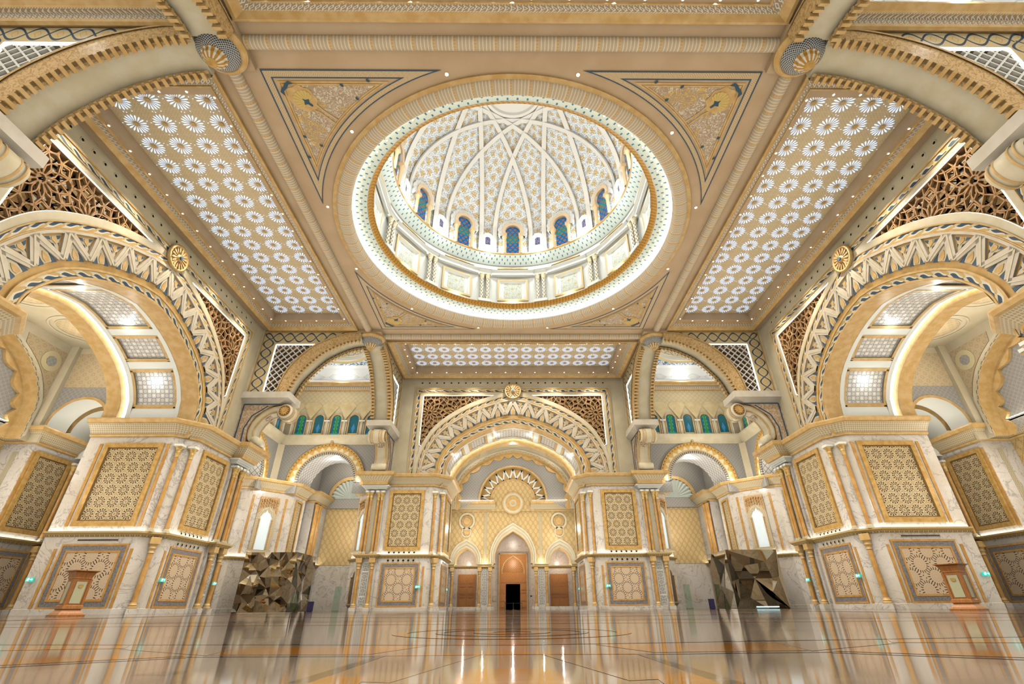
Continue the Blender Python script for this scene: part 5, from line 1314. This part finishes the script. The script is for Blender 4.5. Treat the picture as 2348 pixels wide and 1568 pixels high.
    for c in (-.9, -.5, .5, .9):
        prof = [(1.09, c-.08), (1.13, c), (1.09, c+.08)]
        b.grid([[(cw+o, 31.0+q*cos(t), 23.75+q*sin(t)) for q, o in prof] for t in [2*pi*j/32 for j in range(33)]], 0)
    Q.add('gold_bands', b, gold, i)
    for s_ in (-1, 1):
        b = B(); b.slab(ngon(31, 23.75, .78, 24), G, cw+s_*1.28, cw+s_*1.2, 0); j = Q.add('volute_face', b, mat('brown_volute_face', '8A6236', .4), i)
        b = B(); 
        for q in range(12):
            t = 2*pi*q/12; b.slab([(31+r*cos(t+a), 23.75+r*sin(t+a)) for r, a in ((.08, -.5), (.45, -.22), (.66, 0), (.45, .22), (.08, .5))], G, cw+s_*1.36, cw+s_*1.26, 0)
        b.slab(ngon(31, 23.75, .16, 10), G, cw+s_*1.42, cw+s_*1.3, 0); Q.add('gilt_flower', b, gold2, i)
    cyl('lower_volute', 34.15, 19.75, .55, 1.1, ivory)
    for s_ in (1,):
        b = B(); pl_ = [(36.95, 24.9), (31.5, 24.9), (33.0, 24.55), (34.9, 23.0), (35.5, 21.3), (35.3, 19.3), (36.95, 19.3)]
        for c in (w1-.35, w0+.35): b.slab(pl_, G, c, cw, 0)
        Q.add('arabesque_cheek', b, mat('rose_arabesque_cheek', lambda N: N.mix(((N.noise(1.6, 2, N.vec(N.u, N.v), 1.8)*20).sin()).lt(0), 'DCC6A6', 'C2A07C'), .45))
        b = B()
        for c, d_ in ((w1-.35, .06), (w0+.35, -.06)):
            ribs_path([(36.7, 19.3), (36.7, 24.7), (31.9, 24.7)], G, .14, c+d_, c, b, 0, False); ribs_path([(35.75, 19.3), (35.85, 21.3), (35.2, 23.1), (33.4, 24.45)], G, .14, c+d_, c, b, 0, False)
        Q.add('navy_line', b, navy)
    b = B(); b.box(w0+.3, w1-.3, 35.2, 37.05, 19.0, 19.3); b.box(w0, w1, 36.95, 37.2, 19, 26.2); Q.add('wall_pad', b, ivory)
    for k in range(4):
        for s_ in (-1, 1):
            c = {(0, -1): ('far left', 'far'), (0, 1): ('far right', 'far'), (1, -1): ('near left', 'left'), (1, 1): ('far left', 'left'), (2, -1): ('far right', 'right'), (2, 1): ('near right', 'right'), (3, -1): ('near right', 'near'), (3, 1): ('near left', 'near')}[(k, s_)]
            sc = (-1, 1, 1) if s_ > 0 else None
            P.put('toothed gold half arch from the %s boss down to the %s wall' % c, at(k, 0, 0), ROT[k], None, sc)
            if k < 3 : Q.put('scrolled bracket under the %s half arch on the %s wall' % c, at(k, 0, 0), ROT[k], None, sc)
half_arch()
# ================================================================== CORNER TOWERS
TC = 31.85; TH = 9.1
def tower(k4):
    x, y = [(-1, 1), (-1, -1), (1, 1), (1, -1)][k4]; rot = CROT[k4]; loc = (x*TC, D+y*TC, 0); nm = CRN[k4]; far = k4 in (0, 2)
    # local axes: outward walls at -X and +Y for k4 = 0
    b = B(); h = TH
    WL = [lambda a, z, c: (a, h+c, z), lambda a, z, c: (-h-c, a, z)]      # +Y wall, -X wall
    def archwall(F):
        A = arc(0, 19.0, 4.75, 180, 0, 32, 4.75); n = len(A)
        O = [(-h, 19.0+6.5*i/8) for i in range(9)]+[(-h+2*h*(i-8)/(n-17), 25.5) for i in range(9, n-8)]+[(h, 25.5-6.5*(i-(n-8))/7) for i in range(n-8, n)]
        b.ribbon(A, O, F, 0, 1, True)
        for i in range(len(b.uv)-n+1, len(b.uv)): pass
        for s_ in (-1, 1): b.slab(rect(s_*h, s_*4.75, 17.2, 19.0), F, 0, .3, 1)
        b.slab(rect(-h, h, 25.5, 32), F, 0, .3, 0); b.slab(rect(-h, h, 32.0, 35.7), F, .0, .3, 2)
        b.grid([[F(p[0], p[1], 0), F(p[0], p[1], 5.6)] for p in A], 3, [[(i*.45, 0), (i*.45, 5.6)] for i in range(n)])
    if far:
        for F in WL: archwall(F)
    # the two inner sides above the half arches
    for F in ((lambda a, z, c: (a, -h-c, z)), (lambda a, z, c: (h+c, a, z))): b.slab(rect(-h, h, 36.2, 38), F, 0, .3, 0)
    if far:
        for q, w_ in (((-h, h), .9),):
            b.prism([(-h-.1, h-w_), (-h+w_, h+.1), (-h-.1, h+.1)], 19, 25.5, 0)
    m = [plaster, bluegrey, quilt, net]
    struct('tower_wall_%s' % nm.replace(' ', '_'), b, m, loc, rot)
    sq = lambda r: [(-r, -r), (-r, r), (r, r), (r, -r)]
    P = Proto('tower_cornice', 'cornice'); path = sq(h)
    b = B(); b.sweep(path, [(.0, 35.7), (.25, 35.75), (.3, 35.95)], [0]*2, True); b.sweep(path, [(.75, 36.5), (.8, 36.7), (1.2, 36.9), (1.2, 37.1)], [0]*3, True); P.add('gold_mouldings', b, gold)
    b = B(); b.sweep(path, [(.3, 35.95), (.32, 36.45), (.75, 36.5)], [0]*2, True, [0]); P.add('cream_frieze', b, diam)
    P.put('gold cornice running round the top of the %s tower' % nm, loc, rot)
    P = Proto('tower_dome', 'small dome'); b = B(); b.sweep(path, [(.9, 37.6), (.4, 37.9), (.35, 38.6), (.9, 40.0), (1.4, 40.4)], [0, 1, 1, 1], True)
    def hexf(N):
        p = N.u.mod(3.4)-1.7; q = (N.v-1.1); d = (p.abs()*.55+q.abs()*.9).max(q.abs()*1.3); return N.mix(d.between(.62, .74).max(d.between(.4, .46)), 'F4F2EA', 'CFCFC6')
    P.add('white_coffered_cove', b, [white, mat('white_hexagon_coffers', hexf, .4)])
    b = B(); n = 48; r0 = 7.0; s_ = h-1.4
    for i in range(n):
        t0, t1 = 2*pi*i/n, 2*pi*(i+1)/n; f = lambda t: s_/max(abs(sin(t)), abs(cos(t)))
        b.face([(r0*sin(t0), r0*cos(t0), 40.4), (r0*sin(t1), r0*cos(t1), 40.4), (f(t1)*sin(t1), f(t1)*cos(t1), 40.4), (f(t0)*sin(t0), f(t0)*cos(t0), 40.4)], 0)
    P.add('blue_scroll_corners', b, mat('blue_scrolls_on_white', lambda N: N.mix(((N.noise(.9, 2, N.vec(N.u, N.v), 1.5)*16).sin()).gt(.72), 'ECEFEA', '3E6F96'), .4))
    b = B(); b.lathe([(7.0, 40.4), (6.9, 40.8), (6.6, 40.9), (6.6, 41.5), (6.3, 41.6)], 64, [1, 1, 0, 1], c=(0, 0, 0)); P.add('ring', b, [white, mat('pale_gold_ledge_ring', 'E3CFA0', .4)])
    def ros(N):
        r, t = N.cells(2.6, 2.0); return N.mix(((r*9+(t*8).cos()).sin()).gt(.45)*r.lt(1.0), 'F1EDDD', 'C9B384')
    b = B(); b.lathe([(6.5*cos(radians(q)), 41.55+5.0*sin(radians(q))) for q in range(0, 91, 6)][:-1]+[(.02, 46.55)], 48, 0, uscale=6.0); P.add('rosette_shell', b, mat('pale_rosette_dome', ros, .4))
    P.put('small white coffered dome over the %s tower' % nm, loc, rot)
    for q in ((-4, -4), (4, 4), (-4, 4), (4, -4)):
        lamp('POINT', (loc[0]+q[0]*2.0, loc[1]+q[1]*2.0, 37.5), 560, COOL, .12)
    for q in ((0, 7.4), (-7.4, 0), (0, -7.4), (7.4, 0)): lamp('POINT', (loc[0]+q[0], loc[1]+q[1], 37.75), 400, COOL, .2)
    if not far: return
    sx = x                                             # +1 for the right hand tower
    P = Proto('gallery_sill', 'ledge'); b = B(); p = [(-h, -h), (-h, h), (h, h)]; b.sweep(p, [(0, 25.45), (.15, 25.5), (.2, 25.8), (.7, 26.4), (.85, 26.8), (.85, 27.05), (0, 27.1)], [0]*6); P.body(b, ivory)
    P.put('broad cream ledge under the stained glass gallery of the %s tower' % nm, loc, rot)
    WN = [Proto('gallery_window', 'stained glass window') for _ in range(2)]
    for i, W_ in enumerate(WN):
        A = [(-.82, 0), (-.82, 3.0)]+arc(0, 3.0, .82, 180, 0, 12)[1:]+[(.82, 0)]; E = [(-1.05, -.1), (-1.05, 3.0)]+arc(0, 3.0, 1.05, 180, 0, 12)[1:]+[(1.05, -.1)]
        g = B(); g.face([(a, -.02, z) for a, z in A], 0, [tuple(p_) for p_ in A]); W_.add('pane', g, (stain2, stain3)[i]); g = B(); g.ribbon(A, E, IDF, -.2, 0); g.edge(A, IDF, -.2, 0, 0); g.edge(E, IDF, -.2, 0, 0); W_.add('gold_frame', g, gold)
    FAN = Proto('scalloped_fan', 'wall ornament'); fb = B(); c2 = B()
    for j in range(6):
        f = 1-j*.14; o = [(-.3*f, .5*f), (0, 0), (.3*f, .5*f), (.6*f, 1.25*f), (1.0*f, 1.95*f), (1.57*f, 2.6*f)]+[(1.57*f*sin(a), 2.6*f+.85*f*cos(a)) for a in [pi/2-pi*i/14 for i in range(1, 14)]]+[(-1.57*f, 2.6*f), (-1.0*f, 1.95*f), (-.6*f, 1.25*f)]
        fb.slab([(x_*1.0, z_) for x_, z_ in o], IDF, -.06-.05*j, -.01-.05*j, 0)
    FAN.add('stepped_fan', fb, mat('pale_gold_fan', mottled('E6D3A2', 'D9C08A', 1), .45))
    COLG = Proto('gallery_column', 'column'); g = B(); g.box(-.42, .42, -.25, 0, 0, 2.5); COLG.add('pilaster', g, ivory); g = B(); g.lathe([(.2, 0), (.2, 2.3), (.34, 2.6)], 10, 0, c=(0, -.3, 0)); COLG.add('shaft', g, ivory); g = B(); g.box(-.5, .5, -.6, 0, 2.5, 2.75); COLG.add('capital', g, white)
    for wi in (0, 1):
        face = ('back', 'outer side')[wi]
        for i in range(5):
            a = (i-2)*3.15
            pos = (a, h-.0) if wi == 0 else (-h, a); px_, py_ = pos; c_, s2 = cos(rot), sin(rot)
            W_ = WN[i % 2] if wi == 0 else WN[(i+1) % 2]; kind = 'green tree' if W_ is WN[0] else 'blue vase'
            pl = ('first', 'second', 'third', 'fourth', 'fifth')[i]
            W_.put('%s stained glass window, %s on the %s wall, %s tower' % (kind, pl, face, nm), (loc[0]+px_*c_-py_*s2, loc[1]+px_*s2+py_*c_, 27.15), rot+(pi/2 if wi else 0))
        for i in range(6):
            a = (i-2.5)*3.15; px_, py_ = (a, h) if wi == 0 else (-h, a); q = (loc[0]+px_*c_-py_*s2, loc[1]+px_*s2+py_*c_)
            COLG.put('%s cream gallery column on the %s wall of the %s tower' % (ORD[i], face, nm), (*q, 27.1), rot+(pi/2 if wi else 0), 'gallery columns of the %s tower' % nm)
            FAN.put('%s stepped fan ornament on the %s wall of the %s tower' % (ORD[i], face, nm), (*q, 30.0), rot+(pi/2 if wi else 0), 'fan ornaments of the %s tower' % nm)
    # great arch band on both walls
    P = Proto('tower_arch', 'arch'); 
    def ringm(r0, r1, c, m_, nm_, mz=0):
        g = B(); 
        A, E = arc(0, 19.0, r0, 180, 0, 40), arc(0, 19.0, r1, 180, 0, 40); g.ribbon(A, E, IDF, c, 0); g.edge(E, IDF, c, 0, 0); g.edge(A, IDF, c, .1, 0); P.add(nm_, g, m_)
    ringm(4.75, 5.15, -.2, mat('grey_fluted_ring', lambda N: N.mix((N.u*17).sin().gt(0), 'B9B2A2', '5F5D5B'), .4), 'fluted_ring')
    ringm(5.15, 5.3, -.3, gold, 'gold_fillet')
    ringm(5.3, 6.15, -.18, mat('scallop_petal_band', lambda N: N.mix(((N.u.tri(1.15)/.575)*.85+.1).gt(N.v), 'DDB462', 'EBDDB8'), .4), 'petal_band')
    ringm(6.15, 6.6, -.28, mat('studded_gold_rim', lambda N: N.mix((((N.u.mod(.62)-.31)*(N.u.mod(.62)-.31)+(N.v-.5)*(N.v-.5)*.2).sqrt()).lt(.09), 'CE9E50', '4A2F22'), .4), 'studded_rim')
    g = B(); g.lathe([(.01, 0), (.3, .15), (.2, .3), (.3, .5), (.1, .7), (.01, .8)], 10, 0, c=(0, -.25, 25.5)); P.add('crown_finial', g, gold)
    c_, s2 = cos(rot), sin(rot)
    for wi in (0, 1):
        px_, py_ = (0, h) if wi == 0 else (-h, 0)
        P.put('studded half round arch on the %s wall of the %s tower' % (('back', 'outer side')[wi], nm), (loc[0]+px_*c_-py_*s2, loc[1]+px_*s2+py_*c_, 0), rot+(pi/2 if wi else 0))
        # annex behind: walls, shell niche
        b = B(); F = WL[wi]
        b.slab(rect(-9, 9, 17.2, 28), F, 14.0, 14.2, 1)
        for s_ in (-1, 1): b.face([F(s_*6.5, 17.2, 5.6), F(s_*6.5, 28, 5.6), F(s_*6.5, 28, 14), F(s_*6.5, 17.2, 14)], 1)
        b.face([F(-7, 27, 5.6), F(7, 27, 5.6), F(7, 27, 14), F(-7, 27, 14)], 0)
        A = arc(0, 19.0, 4.75, 180, 0, 32); b.ribbon(A, [(p[0]*2.2, 19+(p[1]-19)*2.2) for p in A], F, 5.6, 0)
        struct('annex_wall_%s' % nm.replace(' ', '_'), b, m, loc, rot)
        Q = Proto('shell_niche', 'niche'); g = B(); 
        for i in range(14):
            t0, t1 = pi*i/14, pi*(i+1)/14; tm = (t0+t1)/2
            g.face([(0, .0, 19), (3.4*cos(t0), -.05, 19+3.4*sin(t0)), (3.55*cos(tm), -.45, 19+3.55*sin(tm))], 0); g.face([(0, .0, 19), (3.55*cos(tm), -.45, 19+3.55*sin(tm)), (3.4*cos(t1), -.05, 19+3.4*sin(t1))], 0)
        Q.add('fluted_shell', g, mat('pale_green_shell', 'D9E2D6', .4)); g = B(); A = arc(0, 19, 3.5, 180, 0, 24); E = arc(0, 19, 4.1, 180, 0, 24); g.ribbon(A, E, IDF, -.5, 0); g.edge(A, IDF, -.5, 0, 0); g.edge(E, IDF, -.5, 0, 0); Q.add('gold_arch', g, gold)
        px_, py_ = (0, h+13.95) if wi == 0 else (-h-13.95, 0)
        Q.put('white fluted shell niche seen through the %s arch of the %s tower' % (('back', 'outer side')[wi], nm), (loc[0]+px_*c_-py_*s2, loc[1]+px_*s2+py_*c_, 0), rot+(pi/2 if wi else 0))
        # lower walls of the annex
        R2 = Proto('annex_pier', 'pier'); g = B(); F2 = lambda a, z, c: (a, c, z)
        path = [(5.75, 15.6), (6.5, 15.6), (6.5, 17.0), (4.3, 17.0), (4.3, 23.6), (-4.3, 23.6), (-4.3, 17.0), (-6.5, 17.0), (-6.5, 15.6), (-5.75, 15.6)]
        g.prism(path[:5]+[(12, 23.6), (12, 15.6)], 0, 17.3, 0); g.prism(path[5:]+[(-12, 15.6), (-12, 23.6)], 0, 17.3, 0); g.box(-12, 12, 23.6, 24, 0, 17.3); R2.add('marble_body', g, marble)
        cornice(R2, path[:5][::-1], nm='cornice'); cornice(R2, path[5:][::-1], nm='cornice')
        g = B(); g.slab(rect(-4.2, 4.2, 7.3, 17.2), F2, 23.5, 23.6, 0); R2.add('diaper_field', g, diaper)
        for s_ in (-1, 1):
            for d_ in (17.35, 17.9, 19.0, 19.55): g = B(); g.lathe([(.2, 7.3), (.2, 16.2), (.34, 16.9)], 10, 0, c=(s_*3.95, d_, 0)); R2.add('column', g, onyx)
            g = B(); g.box(s_*4.05-.1, s_*4.05+.1, 18.2, 18.7, 7.4, 16.8); R2.add('lozenge_strip', g, geo)
        R2.put('marble annex wall seen through the %s opening of the %s tower' % (('back', 'outer side')[wi], nm), loc, rot+(pi/2 if wi else 0))
        lamp('POINT', (loc[0]+(0 if wi == 0 else -h-9)*c_-(h+9 if wi == 0 else 0)*s2, loc[1]+(0 if wi == 0 else -h-9)*s2+(h+9 if wi == 0 else 0)*c_, 24.5), 1500, WARM, .1); lamp('POINT', (loc[0]+(0 if wi == 0 else -h-2.6)*c_-(h+2.6 if wi == 0 else 0)*s2, loc[1]+(0 if wi == 0 else -h-2.6)*s2+(h+2.6 if wi == 0 else 0)*c_, 22.9), 260, COOL, .08); lamp('POINT', (loc[0]+(0 if wi == 0 else -h-7)*c_-(h+7 if wi == 0 else 0)*s2, loc[1]+(0 if wi == 0 else -h-7)*s2+(h+7 if wi == 0 else 0)*c_, 13), 1100, WARM, .1)  # fixtureless lamps added to brighten the annex and the net vault
        for s_ in (-1, 1):
            px_, py_ = (s_*5.4, h-.9) if wi == 0 else (-h+.9, s_*5.4); lamp('POINT', (loc[0]+px_*c_-py_*s2, loc[1]+px_*s2+py_*c_, 19.3), 70, COOL, .1)
    # corner chamfer between the two openings, with its niche
    P = Proto('tower_corner_pier', 'pier'); g = B(); path = [(-5.3-.0, 15.5), (-5.3, 10.6), (-10.6, 5.3), (-15.5, 5.3)]
    g.prism(path+[(-15.5, 15.5)], 0, 17.3, 0); P.add('marble_body', g, marble); cornice(P, path[::-1]); P.put('marble corner pier deep in the %s tower' % nm, loc, rot)
    q = lambda px_, py_: (loc[0]+px_*c_-py_*s2, loc[1]+px_*s2+py_*c_)
    NICHE.put('muqarnas hooded niche window deep in the corner of the %s tower' % nm, (*q(-7.95, 7.95), 8.2), rot+pi/4)
    BAS.put('small basin niche deep in the corner of the %s tower' % nm, (*q(-7.95, 7.95), 0), rot+pi/4)
    ST_U.put('onyx strip beside the niche deep in the %s tower, back end' % nm, (*q(-6.1, 9.8), 7.8), rot+pi/4); ST_U.put('onyx strip beside the niche deep in the %s tower, outer end' % nm, (*q(-9.8, 6.1), 7.8), rot+pi/4)
    pz = panel_up(2.6, 8.7, .3, star2); pz.put('narrow carved star panel facing the back opening of the %s tower' % nm, (*q(-5.3, 12.9), 7.9), rot+pi/2); pz.put('narrow carved star panel facing the outer side opening of the %s tower' % nm, (*q(-12.9, 5.3), 7.9), rot)
    pz = panel_low(2.8, 5.6); pz.put('narrow inlaid panel facing the outer side opening of the %s tower' % nm, (*q(-12.9, 5.3), .5), rot)
for k4 in range(4): tower(k4)
for x_ in (-TC, TC): lamp('POINT', (x_*1.08, D+TC*1.1, 18.8), 2400, WARM, .1)
# ================================================================== MIRRORED CUBES, LECTERNS, SMALL THINGS
def cube(right):
    P = Proto('mirrored_cube', 'sculpture'); s_ = 7.3; h = 7.4; rnd = random.Random(3 if right else 11)
    parts = {0: B(), 1: B(), 2: B()}
    def facet_face(fr, n, m, amp, dark_):
        V = {}
        for i in range(n+1):
            for j in range(m+1):
                e = i in (0, n) or j in (0, m)
                a = i/n+(0 if i in (0, n) else rnd.uniform(-.33, .33)/n); c = j/m+(0 if j in (0, m) else rnd.uniform(-.33, .33)/m)
                V[i, j] = (a, c, 0 if e and not (j in (0,) and False) else rnd.uniform(-.1, 1)*amp)
        for i in range(n):
            for j in range(m):
                q = [V[i, j], V[i+1, j], V[i+1, j+1], V[i, j+1]]
                T_ = ([0, 1, 2], [0, 2, 3]) if (i+j) % 2 else ([0, 1, 3], [1, 2, 3])
                for t in T_:
                    c = 1 if rnd.random() < dark_ else (2 if rnd.random() < .12 else 0); parts[c].face([fr(*q[x_]) for x_ in t], 0)
    def custom(fr):
        # big facets: a dark ridged lower triangle and calm pale upper facets
        v = dict(tl=(0, 1, 0), tr=(1, 1, 0), bl=(0, 0, 0), br=(1, 0, 0), p=(.2, .5, .9), q=(.47, .5, .25), e=(.12, 1, 0), l=(0, .45, 0), m1=(.25, 0, 0), m2=(.6, 0, .0), r=(.95, .53, .3), s=(.7, .78, -.4), u=(.72, .27, -.3), w=(.8, .5, .1), m3=(.33, .18, .6), m4=(.12, .15, .5), m5=(.78, .2, .4), n1=(.32, .72, .5))
        D_ = [('tl', 'p', 'n1'), ('tl', 'l', 'p'), ('n1', 'p', 'q'), ('p', 'm3', 'q'), ('p', 'm4', 'm3'), ('l', 'm4', 'p'), ('l', 'bl', 'm4'), ('bl', 'm1', 'm4'), ('m4', 'm1', 'm3'), ('m1', 'm2', 'm3'), ('m3', 'm2', 'q'), ('q', 'm2', 'm5'), ('q', 'm5', 'u'), ('m2', 'br', 'm5'), ('m5', 'br', 'u')]
        L_ = [('tl', 'n1', 's'), ('tl', 's', 'tr'), ('n1', 'q', 's'), ('q', 'w', 's'), ('s', 'w', 'r'), ('s', 'r', 'tr'), ('q', 'u', 'w'), ('w', 'u', 'r'), ('u', 'br', 'r'), ('r', 'br', 'tr')]
        for i, t in enumerate(D_): parts[1 if i % 5 else 0].face([fr(*v[x_]) for x_ in t], 0)
        for i, t in enumerate(L_): parts[2 if i in (7,) else 0].face([fr(*v[x_]) for x_ in t], 0)
    ff = lambda a, c, e: (-s_/2+a*s_, -s_/2+e, c*h); fs = (lambda a, c, e: (s_/2-e, -s_/2+a*s_, c*h))
    fl = (lambda a, c, e: (-s_/2+e, -s_/2+a*s_, c*h)); fb = (lambda a, c, e: (-s_/2+a*s_, s_/2-e, c*h))
    if right: custom(ff); facet_face(fl, 3, 3, .6, .3); facet_face(fs, 3, 3, .6, .3)
    else: facet_face(ff, 8, 7, .42, .1); facet_face(fs, 4, 6, .4, .25); facet_face(fl, 3, 4, .6, .3)
    facet_face(fb, 3, 3, .5, .3)
    parts[1].face([(-s_/2, -s_/2, h), (s_/2, -s_/2, h), (s_/2, s_/2, h), (-s_/2, s_/2, h)], 0)
    for i, (n_, m_) in enumerate((('bronze_facets', facet), ('dark_facets', facetd), ('pale_facets', facetl))): P.add(n_, parts[i], m_)
    if right: b = B(); b.box(-1.0, 2.1, -s_/2-.12, -s_/2-.04, .18, .3); P.add('reflection_strip', b, mat('cyan_reflection_glow', 'BFF2FF', .4, emit=4))  # emissive bar standing in for a blue-white reflection along the base
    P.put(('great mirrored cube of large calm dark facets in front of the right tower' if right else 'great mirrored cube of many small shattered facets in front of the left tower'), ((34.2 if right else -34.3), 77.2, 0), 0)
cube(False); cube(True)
def lectern(s_):
    P = Proto('lectern', 'lectern'); w, d = .54, .5
    sq = lambda r, q=None: [(-r*1.0, -(q or r*.75)), (-r, (q or r*.75)), (r, (q or r*.75)), (r, -(q or r*.75))]
    b = B(); b.prism([p[::1] for p in sq(w+.24, d+.24)], 0, .1, 0); b.sweep(sq(w+.18, d+.18), [(0, .1), (.06, .2), (.18, .34), (.2, .4), (.14, .44), (.16, .62), (.24, .68)], [0]*6, True); P.add('stepped_base', b, wood)
    b = B(); b.prism(sq(w-.06, d-.06), .4, 2.35, 0); 
    for x_ in (-w+.06, w-.06): b.box(x_-.07, x_+.07, -.48, -.3, .66, 2.2)
    P.add('body', b, wood)
    b = B(); b.sweep(sq(w-.06, d-.06), [(0, 2.2), (-.03, 2.24), (-.02, 2.32), (-.06, 2.45), (-.12, 2.62), (-.26, 2.7), (-.26, 2.74)], [0]*6, True); b.face([(*p, 2.74) for p in sq(w+.2, d+.2)], 0); P.add('flared_top', b, wood)
    b = B(); b.box(-.3, .3, -.47, -.43, .75, 2.05); 
    i = P.add('front_panel', b, cream)
    b = B(); F = lambda a, z, c: (a, c, z); y = -.495
    b.slab([(-.03, 1.66), (.03, 1.66), (.07, 1.72), (.07, 1.82), (-.07, 1.82), (-.07, 1.72)], F, y, y+.03, 0); b.slab([(-.03, 1.82), (.04, 1.82), (.045, 1.88), (.0, 1.91), (-.045, 1.87)], F, y, y+.03, 0)
    for q in (-1, 1): b.slab([(q*.06, 1.67), (q*.13, 1.71), (q*.145, 1.84), (q*.11, 1.88), (q*.07, 1.8)], F, y, y+.03, 0)
    P.add('gold_crest', b, gold2, i)
    for x_ in (-w+.05, w-.05): b = B(); b.box(x_-.04, x_+.04, -.2, .2, .75, 2.05); P.add('side_panel', b, cream)
    a = math.atan2(s_*30.5, 37)    # faces the camera side of the hall
    P.put('tall wooden lectern with cream panels and gold crest on the %s' % ('left' if s_ < 0 else 'right'), (s_*29.6+.2*s_, 36.6 if s_ < 0 else 35.2, 0), -s_*radians(62))
lectern(-1); lectern(1)
P = Proto('stand_box', 'box'); b = B(); b.box(-.32, .32, -.3, .3, .04, 1.25); P.add('cloth_cover', b, purple); b = B(); b.box(-.26, .26, -.24, .24, 0, .05); P.add('foot', b, dark)
P.put('dark purple box standing beside the shattered mirrored cube', (-28.2, 75.5, 0)); P.put('dark purple box standing beside the calm dark mirrored cube', (27.9, 75.5, 0))
P = Proto('glass_screen', 'glass screen'); b = B(); b.box(-.5, .5, -.03, .03, .03, 3.4); P.add('pane', b, glassg); b = B(); b.box(-.55, .55, -.07, .07, 0, .1); P.add('floor_channel', b, steel)
P.put('pale green glass screen beyond the shattered mirrored cube', (-27.6, 84.4, 0), .3); P.put('pale green glass screen beyond the calm dark mirrored cube', (27.6, 84.4, 0), -.3)
